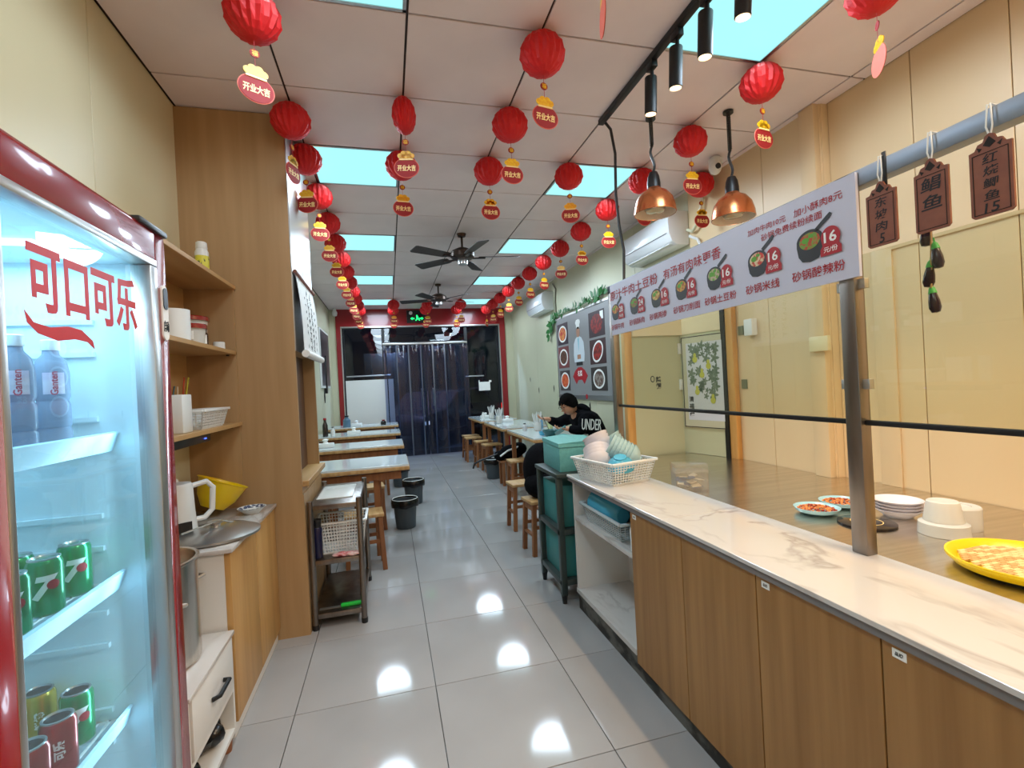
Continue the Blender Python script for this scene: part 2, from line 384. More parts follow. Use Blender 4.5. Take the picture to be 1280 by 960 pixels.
for n, x0 in enumerate((-.05, .78)):
    d = struct(MB().box((x0, YF + .08, .02), (x0 + .81, YF + .092, 2.28)).done('door_%d' % (n + 1), m_dglass, smooth=0))
    f = MB()
    for (a0, a1, c0, c1) in ((0, .05, 0, 2.28), (.76, .81, 0, 2.28), (0, .81, 0, .1), (0, .81, 2.2, 2.28)): f.box((x0 + a0, YF + .07, .01 + c0), (x0 + a1, YF + .105, .01 + c1))
    f.done('door_frame', m_blackm, d, smooth=0)
    xh = x0 + .7 if n == 0 else x0 + .1
    MB().tube([(xh, YF + .07, 1.0), (xh, YF + .03, 1.0), (xh, YF + .03, 1.35), (xh, YF + .07, 1.35)], .012).done('door_handle', m_alu, d)
# street outside
m_asph = mat('asphalt', (60, 60, 64), .7, col2=(52, 52, 54), scale=(12, 12, 12))
tag(struct(MB().box((-9, YF + .21, -.12), (12, 26, -.1)).done('ground', m_asph, smooth=0)), None)
m_dark = mat('dark_facade', (44, 46, 54), .8)
bl = thing('building', 'dark building across the street, seen through the shop glass', 'building', (1, 22, -.1))
MB().box((-8, 22, -.1), (11, 26, 7)).done('wall', m_dark, bl, smooth=0)
m_win = mat('night_window', (22, 30, 40), .2)
for k in range(6): MB().box((-7 + 3 * k, 21.96, 1), (-5 + 3 * k, 22, 3)).done('window', m_win, bl, smooth=0)
# parked car
m_car = mat('car_paint', (104, 84, 88), .25, .4, coat=.6)
car = thing('car', 'dark parked car seen through the clear door curtain', 'car', (1.7, 12.6, -.1))
prof = [(-2.2, .35), (-2.2, .7), (-2.05, .85), (-1.2, .95), (-.55, 1.38), (.75, 1.42), (1.5, 1.0), (2.15, .92), (2.25, .6), (2.2, .35)]
M = frame((1.7, 13.45, -.1), (1, 0, 0), (0, 0, 1), (0, -1, 0))
MB().prism(prof, 1.7, M).done('body', m_car, car, bevel=.08, seg=3)
MB().prism([(-1.0, .98), (-.5, 1.32), (.05, 1.35), (.05, .98)], .02, frame((1.7, 11.76, -.1), (1, 0, 0), (0, 0, 1), (0, -1, 0))).done('side_window', m_black, car)
MB().prism([(.12, .98), (.12, 1.35), (.7, 1.35), (1.25, .98)], .02, frame((1.7, 11.76, -.1), (1, 0, 0), (0, 0, 1), (0, -1, 0))).done('side_window', m_black, car)
for x in (-1.4, 1.4):
    for y in (11.78, 13.25):
        w = MB().lathe([(.2, 0), (.31, .01), (.33, .05), (.33, .17), (.31, .2), (.2, .21)], (0, 0, 0), 24, frame((1.7 + x, y + .2, .23), (1, 0, 0), (0, 0, 1), (0, -1, 0))).done('wheel', m_black, car)
        MB().cyl((0, 0, .2), .18, .03, 16, M=frame((1.7 + x, y + .2, .23), (1, 0, 0), (0, 0, 1), (0, -1, 0))).done('hubcap', m_alu, w)
MB().box((3.75, 11.72, .62), (3.93, 11.8, .78)).done('tail_light', mat('tail_light', (180, 20, 10), .3, emit=(255, 40, 20), estr=1.5), car)
MB().box((-.45, 11.72, .5), (-.25, 11.8, .58)).done('head_light', mat('head_light', (220, 220, 220), .3, emit=(230, 240, 255), estr=.9), car)
car.location = (1.45, 13.4, -.1); car.rotation_euler = (0, 0, .9)
# ------------------------------------------------------------------ fridge
XF = -.553
fr = thing('drinks_fridge', 'tall red glass-door drinks fridge glowing blue-white at the left edge', 'fridge', (-.8, 1.13, 0))
m_fint = mat('fridge_liner', (214, 232, 238), .4)
b = MB().box((-1.045, .80, .08), (-.60, .83, 1.8)).box((-1.045, 1.41, .08), (-.60, 1.44, 1.8)).box((-1.045, .83, .08), (-1.02, 1.41, 1.8)).box((-1.02, .83, 1.73), (-.60, 1.41, 1.8)).box((-1.02, .83, .08), (-.60, 1.41, .3))
b.done('cabinet', mat('fridge_shell', (150, 14, 20), .3), fr, smooth=0)
b = MB().box((-1.018, .832, .3), (-.61, .836, 1.728)).box((-1.018, 1.402, .3), (-.61, 1.408, 1.728)).box((-1.02, .83, .3), (-1.014, 1.41, 1.728)).box((-1.018, .832, 1.722), (-.61, 1.408, 1.728)).box((-1.018, .832, .3), (-.61, 1.408, .306))
b.done('liner', m_fint, fr, smooth=0)
MB().box((-1.045, .80, 0), (-.60, 1.44, .075)).done('kickplate', m_black, fr, smooth=0)
dr = MB().box((-.595, .80, .09), (XF, .875, 1.8)).box((-.595, 1.385, .09), (XF, 1.44, 1.8)).box((-.595, .875, 1.725), (XF, 1.385, 1.8)).box((-.595, .875, .09), (XF, 1.385, .2)).done('door', m_red, fr, smooth=30, bevel=.006)
MB().box((-.596, .875, 1.71), (XF + .002, 1.385, 1.728)).box((-.596, .868, .2), (XF + .002, .882, 1.71)).box((-.596, 1.352, .2), (XF + .001, 1.387, 1.71)).done('silver_trim', m_alu, dr, bevel=.002)
MB().box((-.585, .875, .2), (-.579, 1.37, 1.725)).done('glass', m_fglass, dr, smooth=0)
MB().box((-.60, 1.30, 1.8), (XF + .006, 1.445, 1.815)).done('hinge_cover', m_black, fr, bevel=.004)
b = MB().mesh(text_mesh('可口可乐', .15, .0034, .0006), faceX((-.576, 1.15, 1.60)) @ Matrix.Diagonal((.60, .86, 1, 1)))
b.done('lettering', mat('red_vinyl', (205, 20, 24), .4), dr, smooth=0)
sw = [(-.15, 0), (-.13, -.018), (-.09, -.022), (-.04, -.014), (.0, -.016), (.035, -.034), (.04, -.05), (.018, -.038), (-.02, -.036), (-.07, -.044), (-.12, -.036), (-.145, -.02)]
MB().prism(sw, .001, faceX((-.576, 1.11, 1.535))).done('swoosh', bpy.data.materials['red_vinyl'], dr, smooth=0)
hb = MB().prism(ellipse(0, .055, .016, .016, 12, 0, PI) + ellipse(0, -.055, .016, .016, 12, PI, 2 * PI), .004, faceX((XF, 1.415, 1.60))).done('badge', m_whiteink, dr, smooth=0)
MB().prism(ellipse(0, .052, .012, .012, 12, 0, PI) + ellipse(0, .02, .012, .012, 12, PI, 2 * PI), .002, faceX((XF + .004, 1.415, 1.60))).done('lock', m_black, hb, smooth=0)
MB().mesh(text_mesh('启动', .018, .0005, .0005), faceX((XF + .0045, 1.415, 1.565)) @ Matrix.Diagonal((.8, 1.6, 1, 1))).done('lettering', m_blackink, hb, smooth=0)
for z in (1.27, .925, .585):
    sh = MB()
    for k in range(14): sh.box((-1.01 + .025 * k, .84, z), (-1.006 + .025 * k, 1.40, z + .004))
    s_ = sh.box((-1.01, .84, z - .004), (-.68, .846, z + .004)).box((-1.01, 1.394, z - .004), (-.68, 1.4, z + .004)).done('shelf', m_wplastic, fr, smooth=0)
    MB().box((0, .838, -.024), (.008, 1.402, .024), Matrix.Translation((-.675, 0, z + .01)) @ Matrix.Rotation(.35, 4, 'Y')).done('price_rail', mat('price_rail', (190, 225, 240), .3, emit=(150, 215, 245), estr=.12), s_, smooth=0)  # rail is no lamp; a faint blue glow is put into its material
for k in range(16):
    if k % 3: MB().box((-.98, 1.392, .45 + k * .08), (-.70, 1.404, .462 + k * .08)).done('side_rib', m_fint, fr, smooth=0)
MB().box((-.95, 1.0, 1.716), (-.7, 1.03, 1.722)).box((-.95, 1.2, 1.716), (-.7, 1.23, 1.722)).done('light_strip', mat('led_strip', (200, 240, 255), .5, emit=(190, 240, 255), estr=4), fr, smooth=0)
# bottles and cans
m_pet = mat('water_bottle', (160, 176, 200), .12, trans=.4, ior=1.15)
m_cap = mat('white_cap', (235, 240, 245), .4)
m_lab = mat('violet_label', (196, 180, 220), .4, col2=(236, 236, 244), scale=(1, 1, 16))
m_ink = mat('label_ink', (190, 60, 90), .5)
bt = thing('water_bottle', '', 'bottle')
MB().lathe([(.024, 0), (.031, .006), (.031, .045), (.028, .05), (.031, .055), (.031, .10), (.027, .11), (.031, .12), (.031, .175), (.026, .20), (.015, .215), (.014, .225)], seg=20).done('body', m_pet, bt)
MB().lathe([(.016, .224), (.0165, .226), (.0165, .246), (.014, .248), (0, .248)], seg=16).done('cap', m_cap, bt)
lb = MB().lathe([(.0316, .125), (.0316, .173)], seg=16, a0=-.6, a1=.6).done('label', m_lab, bt)
def wrap(me, r, z, rot90=True, sc=1.0):
    vs = []; bm = bmesh.new(); bm.from_mesh(me); ax = (0, 1, 0) if rot90 else (1, 0, 0)
    for k in range(-12, 13):
        bmesh.ops.bisect_plane(bm, geom=bm.verts[:] + bm.edges[:] + bm.faces[:], plane_co=Vector(ax) * k * .004, plane_no=ax)
    me = bpy.data.meshes.new('cut'); bm.to_mesh(me); bm.free()
    for v in me.vertices:
        x, y = (v.co.x * sc, v.co.y * sc)
        if rot90: x, y = -y, x
        vs.append((r * math.cos(x / r), r * math.sin(x / r), z + y))
    return vs, [tuple(p.vertices) for p in me.polygons]
MB().add(*wrap(text_mesh('Ganten', .018, .0004), .032, .149)).done('lettering', m_ink, lb, smooth=0)
face_cam = lambda x, y: math.atan2(-y, -x)
bspots = [(-.735, .98), (-.735, 1.085), (-.735, 1.19), (-.80, 1.27), (-.80, 1.16), (-.735, 1.30)]
for k, (x, y) in enumerate(bspots):
    o = bt if k == 0 else clone(bt)
    o.location = (x, y, 1.275); o.rotation_euler = (0, 0, face_cam(x, y) + .1 * (k % 3 - 1))
    o['label'] = ['first', 'second', 'third', 'back-row left', 'back-row middle', 'rightmost'][k] + ' clear water bottle with white cap on the top fridge shelf' + (', counted from the left' if k < 3 else '')
    o['group'] = 'water bottles on the top fridge shelf'
def can(col, txt, lab):
    m = mat('can_' + lab, col, .25, .55, coat=.4)
    t = thing('drink_can', '', 'can')
    MB().lathe([(.024, 0), (.031, .006), (.031, .108), (.027, .117)], seg=24).done('body', m, t)
    MB().lathe([(.027, .117), (.0275, .12), (.024, .121), (.022, .116), (0, .116)], seg=20).done('lid', m_alu, t)
    if txt == '7':
        MB().add(*wrap(text_mesh('7', .062, .003, 0, 1, .25), .0315, .062, False)).done('lettering', m_whiteink, t, smooth=0)
        vs, fs = [], []
        p = ellipse(.013, 0, .011, .010, 16); me = MB().prism([(x, y) for x, y in p], .0002)
        dm = bpy.data.meshes.new('disc'); dm.from_pydata([(x, y, 0) for x, y in p], [], [tuple(range(len(p)))])
        MB().add(*wrap(dm, .0322, .066, False)).done('red_spot', m_redink, t, smooth=0)
    else:
        MB().add(*wrap(text_mesh(txt, .02, .0008), .0316, .062, True)).done('lettering', m_whiteink, t, smooth=0)
    return t
cg = can((18, 150, 88), '7', 'green'); cr = can((186, 40, 36), '可乐', 'red'); cy = can((206, 176, 60), '鲜橙', 'gold')
cans = [(cg, -.735, 1.245, .93, 'green drink can, front middle of the middle fridge shelf'), (cg, -.735, 1.345, .93, 'green drink can at the right end of the middle fridge shelf'),
        (cg, -.735, 1.145, .93, 'green drink can, front left on the middle fridge shelf'), (cg, -.81, 1.285, .93, 'green drink can in the second row of the middle fridge shelf'),
        (cr, -.72, 1.15, .59, 'red drink can, front left on the lower fridge shelf'), (cr, -.72, 1.235, .59, 'red drink can, second from left on the lower fridge shelf'),
        (cg, -.74, 1.335, .59, 'green drink can beside the red cans on the lower fridge shelf'), (cg, -.80, 1.215, .59, 'green drink can behind the red cans on the lower fridge shelf'),
        (cy, -.83, 1.365, .59, 'yellow drink can at the back right of the lower fridge shelf'), (cy, -.88, 1.27, .59, 'yellow drink can at the back left of the lower fridge shelf')]
used = set()
for (p, x, y, z, l) in cans:
    o = p if id(p) not in used else clone(p); used.add(id(p))
    o.location = (x, y, z); o.rotation_euler = (0, 0, face_cam(x, y)); o['label'] = l; o['group'] = 'drink cans in the fridge'
# ------------------------------------------------------------------ left corner: tall partition, shelves, cupboard
pt = thing('tall_cupboard', 'tall tan wooden cupboard reaching the ceiling between shelves and tables', 'cupboard', (-.77, 3.28, 0))
b = MB().box((XL, 2.92, 0), (-.504, 2.945, 2.96)).box((XL, 3.62, 0), (-.504, 3.645, 2.96)).box((-1.04, 2.945, 0), (-.504, 3.62, .84)).box((-1.04, 2.945, 1.62), (-.504, 3.62, 2.96)).box((XL, 2.945, .84), (-.90, 3.62, 1.62))
b.done('carcass', m_wood2, pt, smooth=0)
MB().box((-.504, 2.922, 1.62), (-.498, 3.643, 2.96)).done('silver_side_panel', m_alu, pt, smooth=0)
MB().box((-.504, 2.922, 0), (-.498, 3.643, .80)).done('side_panel', m_wood2, pt, smooth=0)
MB().box((-1.0, 2.945, .84), (-.47, 3.66, .872)).done('ledge', m_shelf, pt, smooth=0, bevel=.003)
MB().box((-.60, 3.30, .872), (-.58, 3.62, 1.62)).done('door', mat('brown_door', (92, 62, 42), .5), pt, smooth=0)
su = thing('wall_shelf', 'open oak wall shelf with three boards beside the fridge', 'shelf', (-.93, 2.4, 1.24))
for z, x1 in ((1.985, -.79), (1.625, -.80), (1.235, -.79)): MB().box((XL, 1.75, z - .02), (x1, 2.918, z)).done('board', m_shelf, su, smooth=0, bevel=.002)
MB().box((XL, 2.90, .85), (-.80, 2.918, 1.965)).done('side_panel', m_wood2, su, smooth=0)
MB().box((-1.048, 1.75, 1.235), (-1.04, 2.9, 1.965)).done('back_panel', m_shelf, su, smooth=0)
for z in (1.60, 1.21):
    for y in (2.86,): MB().cyl((-.83, y, z - .004), .008, .008, 8).done('peg', m_black, su)
# things on the shelf
def place(o, loc, rz=0): o.location = loc; o.rotation_euler = (0, 0, rz); return o
sp = thing('spray_can', 'white spray can with yellow label on the top shelf board', 'spray can', (-.87, 2.68, 1.985))
MB().lathe([(.028, 0), (.03, .004), (.03, .12), (.024, .135)], (-.87, 2.68, 1.985), 20).done('body', m_wplastic, sp)
MB().lathe([(.0305, .02), (.0305, .10)], (-.87, 2.68, 1.985), 20).done('label', mat('yellow_label', (214, 206, 60), .4, col2=(60, 80, 50), scale=(50, 50, 30), lo=.55, hi=.6), sp)
MB().lathe([(.025, .135), (.026, .137), (.024, .168), (.018, .172), (0, .172)], (-.87, 2.68, 1.985), 20).done('cap', m_wplastic, sp)
pr = thing('paper_roll', 'white paper roll on the middle shelf board beside the fridge', 'paper roll', (-.86, 2.30, 1.625))
MB().lathe([(.018, .002), (.055, 0), (.055, .13), (.018, .13), (.018, .002)], (-.86, 2.30, 1.625), 24).done('roll', m_wplastic, pr); MB().cyl((-.86, 2.30, 1.626), .017, .126, 16).done('core', m_sign, pr)
for k, (x, y, r, h, lab) in enumerate([(-.95, 2.70, .085, .15, 'large clear tub with red lid at the back of the middle shelf'), (-.87, 2.50, .06, .085, 'small clear tub with red lid in front on the middle shelf')]):
    t = thing('plastic_tub', lab, 'tub', (x, y, 1.625))
    MB().lathe([(r * .8, 0), (r * .95, h - .01), (r, h), (r * .93, h - .004), (r * .78, .006), (0, .006)], (x, y, 1.625), 24).done('tub', m_clear, t)
    MB().lathe([(r * 1.05, h - .012), (r * 1.05, h + .006), (r, h + .01), (0, h + .01)], (x, y, 1.625), 24).done('lid', m_red, t)
    MB().cyl((x, y, 1.633), r * .7, h * .45, 20).done('contents', m_whiteink, t)
    MB().lathe([(r * .93, h * .25), (r * .965, h * .7)], (x, y, 1.625), 10, a0=-2.2, a1=-1.1).done('label', m_whiteink, t)
t = thing('jar', 'small brown jar with white label in front of the red-lidded tubs', 'jar', (-.86, 2.59, 1.625))
MB().lathe([(.025, 0), (.028, .005), (.028, .06), (.02, .07), (.02, .074)], (-.86, 2.59, 1.625), 20).done('body', mat('brown_glass', (60, 26, 18), .15), t)
MB().lathe([(.022, .073), (.022, .09), (0, .091)], (-.86, 2.59, 1.625), 20).done('lid', m_black, t); MB().lathe([(.0285, .012), (.0285, .055)], (-.86, 2.59, 1.625), 12, a0=-2.2, a1=-.4).done('label', m_whiteink, t)
t = MB().lathe([(.024, 0), (.027, .002), (.027, .04), (.024, .042), (.02, .042), (.02, .004), (0, .004)], (-.85, 2.80, 1.625), 20).done('tape_roll', m_wplastic); tag(t, 'small white roll at the right end of the middle shelf', 'roll')
t = thing('tall_box', 'tall white paper box on the lowest shelf next to the fridge', 'box', (-.86, 2.26, 1.235))
MB().box((-.90, 2.22, 1.235), (-.82, 2.32, 1.395)).done('box', m_wplastic, t, bevel=.004)
t = thing('cup_stack', 'stack of pale green cups behind the tall white box', 'cups', (-.93, 2.17, 1.235))
for k in range(7): MB().lathe([(.026, 0), (.034, .05), (.036, .052)], (-.93, 2.17, 1.235 + k * .018), 16).done('cup', m_mint, t)
# basket
def basket(name, label, loc, w, d, h, rz=0, taper=.82, m=None, nx=14, nz=6, group=None):
    t = thing(name, label, 'basket', loc, rz, group); m = m or m_wplastic
    def pt_(u, v, z):          # u,v in -1..1 on outline at height z
        k = taper + (1 - taper) * z / h; return (u * w / 2 * k, v * d / 2 * k, z)
    b = MB(); th = .004
    sides = [((-1, -1), (1, -1)), ((1, -1), (1, 1)), ((1, 1), (-1, 1)), ((-1, 1), (-1, -1))]
    for si, (a, c) in enumerate(sides):
        n = max(6, int(nx * ((w if si % 2 == 0 else d) / max(w, d))))
        for i in range(n + 1):
            u = a[0] + (c[0] - a[0]) * i / n; v = a[1] + (c[1] - a[1]) * i / n
            b.bar(pt_(u, v, .006), pt_(u, v, h), th, th)
        for j in range(nz + 1):
            z = .01 + (h - .01) * j / nz; b.bar(pt_(a[0], a[1], z), pt_(c[0], c[1], z), th, th)
    o = b.done('lattice', m, t, local=True, smooth=0); o['kind'] = 'stuff'
    k = taper; MB().box((-w / 2 * k, -d / 2 * k, 0), (w / 2 * k, d / 2 * k, .006)).done('bottom', m, t, local=True, smooth=0)
    r = MB()
    for (a, c) in sides:
        r.bar(pt_(a[0] * 1.03, a[1] * 1.03, h), pt_(c[0] * 1.03, c[1] * 1.03, h), .016, .012)
    r.done('rim', m, t, local=True, bevel=.002)
    return t
basket('plastic_basket', 'white basket of packets on the lowest shelf board', (-.90, 2.56, 1.235), .19, .34, .085, 0)
t = thing('packet_pile', 'crinkled white packets in the basket on the lowest shelf', 'packets', (-.90, 2.58, 1.245))
for k in range(5): MB().box((-.05, -.04, 0), (.05, .04, .03), Matrix.Translation((-.90 + .02 * (k % 2), 2.47 + .055 * k, 1.245 + .012 * (k % 3))) @ Matrix.Rotation(.4 * k, 4, 'Z') @ Matrix.Rotation(.5, 4, 'X')).done('packet', mat('packet_film', (214, 214, 210), .2, bump=.6, scale=(60, 60, 60)) if k == 0 else bpy.data.materials['packet_film'], t, bevel=.008)
for k, (x, y, r, col, lab) in enumerate([(-.95, 2.38, .03, (40, 44, 50), 'dark cup of coloured chopsticks and straws on the lowest shelf'), (-.93, 2.47, .028, (60, 60, 62), 'dark cup of orange-tipped sticks beside the basket on the lowest shelf')]):
    t = thing('utensil_cup', lab, 'cup', (x, y, 1.235))
    MB().lathe([(r * .8, 0), (r, .10), (r * .9, .10), (r * .75, .004), (0, .004)], (x, y, 1.235), 20).done('cup', mat('dark_cup', col, .4) if k == 0 else bpy.data.materials['dark_cup'], t)
    cols = [(70, 110, 110), (180, 180, 40), (60, 90, 100), (200, 90, 30), (230, 140, 40), (180, 60, 30), (230, 220, 200)]
    for q in range(7):
        a = q * 2.4 + k; c_ = cols[(q + 3 * k) % 7]; nm = 'stick_%d' % ((q + 3 * k) % 7)
        mm = bpy.data.materials.get(nm) or mat(nm, c_, .5)
        MB().tube([(x + .01 * math.cos(a), y + .01 * math.sin(a), 1.24), (x + .045 * math.cos(a), y + .05 * math.sin(a), 1.235 + .20 + .02 * (q % 3))], .003, 6).done('stick', mm, t)
t = thing('router', 'small black box with a blue light under the lowest shelf', 'router', (-.90, 2.35, 1.175))
MB().box((-.99, 2.12, 1.175), (-.82, 2.52, 1.213)).done('case', m_black, t, bevel=.006); MB().box((-.821, 2.44, 1.19), (-.818, 2.46, 1.195)).done('light', mat('blue_led', (40, 60, 220), .4, emit=(60, 90, 255), estr=3), t)
# base cupboard
cb = thing('base_cupboard', 'low oak-fronted cupboard with white top in the left corner', 'cupboard', (-.85, 2.53, 0))
MB().box((-1.045, 2.145, .06), (-.675, 2.915, .75)).done('carcass', m_white, cb, smooth=0)
MB().box((-1.045, 2.13, .75), (-.64, 2.915, .767)).done('top', m_marble, cb, bevel=.002)
MB().box((-1.04, 2.15, 0), (-.668, 2.915, .06)).done('plinth', m_white, cb, smooth=0)
for y0, y1 in ((2.147, 2.525), (2.53, 2.913)): MB().box((-.675, y0, .065), (-.652, y1, .748)).done('door', m_oakl, cb, bevel=.0015)
ls = thing('drawer_stand', 'low white stand with one drawer and open shelf carrying the stock pot', 'stand', (-.85, 1.92, 0))
b = MB().box((-1.045, 1.69, .05), (-.655, 1.705, .43)).box((-1.045, 2.11, .05), (-.655, 2.125, .43)).box((-1.045, 1.705, .05), (-.655, 2.11, .065)).box((-1.045, 1.705, .21), (-.655, 2.11, .225)).box((-1.045, 1.705, .065), (-1.03, 2.11, .43))
b.done('carcass', m_white, ls, smooth=0)
MB().box((-1.045, 1.685, .43), (-.645, 2.128, .445)).done('top', m_marble, ls, bevel=.002)
d = MB().box((-1.0, 1.71, .235), (-.648, 2.105, .425)).done('drawer', m_white, ls, bevel=.002)
MB().tube([(-.648, 1.87, .325), (-.625, 1.88, .33), (-.625, 1.98, .33), (-.648, 1.99, .325)], .008).done('handle', m_blackm, d)
for x, y in ((-.68, 2.08), (-.68, 1.73), (-1.0, 2.08), (-1.0, 1.73)): MB().cyl((x, y, 0), .02, .05, 12, .024).done('foot', m_leg, ls)
for k, (x, y, s_) in enumerate([(-.78, 2.02, 1), (-.80, 1.84, .9)]):
    b = MB(); b.ball((x, y, .065 + .05 * s_), (.10 * s_, .09 * s_, .055 * s_), 12, 8)
    for q in range(6): b.ball((x + .07 * math.cos(q), y + .07 * math.sin(q), .065 + .045), (.05, .04, .04 * s_), 10, 6)
    o = b.done('rubbish_bag', m_binbag); tag(o, ['crumpled black plastic bag in the stand, beside the cupboard', 'crumpled black plastic bag in the stand, nearer the fridge'][k], 'bag')
po = thing('stock_pot', 'large steel stock pot on the white drawer stand', 'pot', (-.865, 1.93, .445))
MB().lathe([(.15, 0), (.165, .01), (.165, .355), (.172, .36), (.172, .366), (.16, .366), (.158, .36), (.158, .012), (0, .012)], (-.865, 1.93, .445), 40).done('pot', m_steel, po)
for s_ in (-1, 1): MB().tube([(-.865 + s_ * .02 + .165 * math.cos(.9 * s_ + .2) * 1, 1.93 + .165 * math.sin(.9 * s_), .68), (-.865 + .215 * math.cos(.9 * s_), 1.93 + .215 * math.sin(.9 * s_), .69), (-.865 + .215 * math.cos(.9 * s_ + .3), 1.93 + .215 * math.sin(.9 * s_ + .3), .69), (-.865 + .163 * math.cos(.9 * s_ + .3), 1.93 + .163 * math.sin(.9 * s_ + .3), .68)], .007).done('handle', m_alu, po)
ld = thing('pot_lid', 'round steel pot lid lying on the cupboard corner', 'lid', (-.765, 2.35, .767))
MB().lathe([(.165, .002), (.175, .006), (.175, .016), (.13, .035), (.05, .045), (0, .047)], (-.765, 2.35, .767), 40).done('lid', m_alu, ld)
MB().lathe([(.02, .045), (.02, .055), (.03, .06), (.03, .068), (0, .07)], (-.765, 2.35, .767), 16).done('knob', m_alu, ld)
kt = thing('electric_kettle', 'white electric kettle on the cupboard top beside the fridge', 'kettle', (-.92, 2.37, .767))
MB().lathe([(.075, 0), (.078, .02), (.07, .12), (.066, .225), (.062, .235)], (-.92, 2.37, .767), 28).done('body', m_wplastic, kt)
MB().lathe([(.064, .234), (.06, .242), (.015, .25), (.012, .262), (0, .264)], (-.92, 2.37, .767), 24).done('lid', m_wplastic, kt)
MB().lathe([(.08, -.0), (.08, .016)], (-.92, 2.37, .767), 28).done('base', m_black, kt)
MB().tube([(-.87, 2.40, .99), (-.82, 2.435, 1.0), (-.80, 2.45, .97), (-.805, 2.445, .87), (-.83, 2.425, .84), (-.865, 2.40, .84)], .012, 10).done('handle', m_wplastic, kt)
MB().box((-.03, 0, 0), (.03, .006, .05), Matrix.Translation((-.87, 2.31, .80)) @ Matrix.Rotation(-.7 + 1.57 - .3, 4, 'Z')).done('gauge', m_black, kt)
yb = thing('plastic_bowl', 'yellow plastic bowl tipped on its side on the cupboard', 'bowl', (-.90, 2.76, .767))
M = Matrix.Translation((-.90, 2.765, .79 + .045)) @ Matrix.Rotation(.42, 4, Vector((-.55, 1, 0)).normalized()) @ Matrix.Rotation(0, 4, 'Z')
MB().lathe([(.05, -.06), (.055, -.06), (.09, -.01), (.115, .07), (.122, .075), (.122, .079), (.112, .076), (.088, -.004), (.05, -.053), (0, -.055)], (0, 0, .035), 36, M).done('bowl', m_yellow, yb)
ds = thing('sauce_dish', 'small white dish with dark rim pattern on the cupboard', 'dish', (-.72, 2.74, .767))
MB().lathe([(.03, 0), (.035, 0), (.065, .028), (.068, .03), (.06, .028), (.03, .008), (0, .006)], (-.72, 2.74, .767), 32).done('dish', m_wplastic, ds)
MB().lathe([(.045, .0185), (.0605, .0305)], (-.72, 2.74, .767), 32, cap=False).done('pattern', mat('blue_pattern', (70, 80, 110), .3, col2=(230, 232, 235), scale=(70, 70, 70), lo=.5, hi=.55), ds)
b = MB().tube([(-.84, 2.2, .83), (-.75, 2.36, .835), (-.70, 2.46, .79)], .004); tag(b.done('ladle', m_alu), 'thin steel ladle lying over the pot lid', 'ladle')
# scroll on the cupboard side
sc = thing('hanging_scroll', 'white calligraphy scroll hanging on the silver cupboard side', 'scroll', (-.48, 3.3, 1.58))
MB().tube([(-.485, 2.93, 2.075), (-.485, 3.62, 2.075)], .011, 10).done('rod', m_sign, sc)
pts = []
for k in range(13):
    z = 2.07 - .46 * k / 12; pts.append((-.488 + .02 * math.sin(k / 12 * PI) + .03 * (k / 12) ** 3, z))
vs = [(x, 2.96, z) for x, z in pts] + [(x, 3.59, z) for x, z in pts] + [(x - .002, 2.96, z) for x, z in pts] + [(x - .002, 3.59, z) for x, z in pts]
fs = [(k, k + 13, k + 14, k + 1) for k in range(12)] + [(26 + k, 27 + k, 40 + k, 39 + k) for k in range(12)]
MB().add(vs, fs).done('paper', mat('scroll_paper', (228, 228, 226), .7), sc)
MB().tube([(-.452, 2.95, 1.605), (-.452, 3.60, 1.605)], .022, 12).done('roll', bpy.data.materials['scroll_paper'], sc)
rr = random.Random(3)
b = MB()
for c_ in range(4):
    for k in range(9):
        y = 3.14 + .11 * c_; z = 2.0 - .042 * k; t_ = (2.07 - z) / .46 * 12; x = -.488 + .02 * math.sin(t_ / 12 * PI) + .03 * (t_ / 12) ** 3 + .0015
        if c_ in (0, 3) and rr.random() < .35: continue
        s_ = 1.0 if c_ in (1, 2) else .5
        for q in range(4):
            a = rr.uniform(-.6, 1.8); dy = rr.uniform(-.02, .02) * s_; dz = rr.uniform(-.013, .013) * s_; L = .016 * s_
            b.box((0, -L, -.003 * s_), (.0006, L, .003 * s_), Matrix.Translation((x, y + dy, z + dz)) @ Matrix.Rotation(a, 4, 'X'))
b.done('brush_writing', m_blackink, sc, smooth=0)['kind'] = 'stuff'
t = MB().box((-.487, 3.2, 2.1), (-.484, 3.204, 2.3), None); t.box((-.487, 3.2, 2.3), (-.484, 3.35, 2.304)); t.done('hanging_cord', m_whiteink, sc, smooth=0)

# ------------------------------------------------------------------ steel rack on the left
rk = thing('steel_rack', 'small three-tier steel rack standing against the tall cupboard', 'rack', (-.35, 3.28, 0))
RX0, RX1, RY0, RY1 = -.476, -.205, 2.965, 3.60
for x in (RX0, RX1):
    for y in (RY0, RY1):
        MB().tube([(x, y, .01), (x, y, .745)], .017, 12).done('leg', m_steeld, rk); MB().lathe([(.018, 0), (.019, .01), (.019, .03)], (x, y, 0), 12).done('foot', m_black, rk)
for z in (.69, .37, .06): MB().box((RX0 - .004, RY0 - .006, z), (RX1 + .004, RY1 + .006, z + .03)).done('shelf', m_steeld, rk, bevel=.004)
tag(MB().box((-.46, 3.1, .721), (-.25, 3.5, .726), None).done('tray', m_clear, bevel=.001), 'flat clear plastic sheet on top of the steel rack', 'sheet')
basket('plastic_basket', 'white plastic basket on the middle tier of the steel rack', (-.325, 3.16, .401), .29, .26, .19, 0, nx=16, nz=9)
t = thing('thermos', 'dark blue thermos on the middle tier of the steel rack', 'thermos', (-.455, 3.03, .401))
MB().lathe([(.026, 0), (.028, .004), (.028, .17), (.024, .18)], (-.452, 3.02, .401), 20).done('body', mat('navy', (26, 26, 60), .3), t); MB().lathe([(.024, .18), (.025, .182), (.025, .225), (0, .227)], (-.452, 3.02, .401), 20).done('cap', m_black, t)
b = MB()
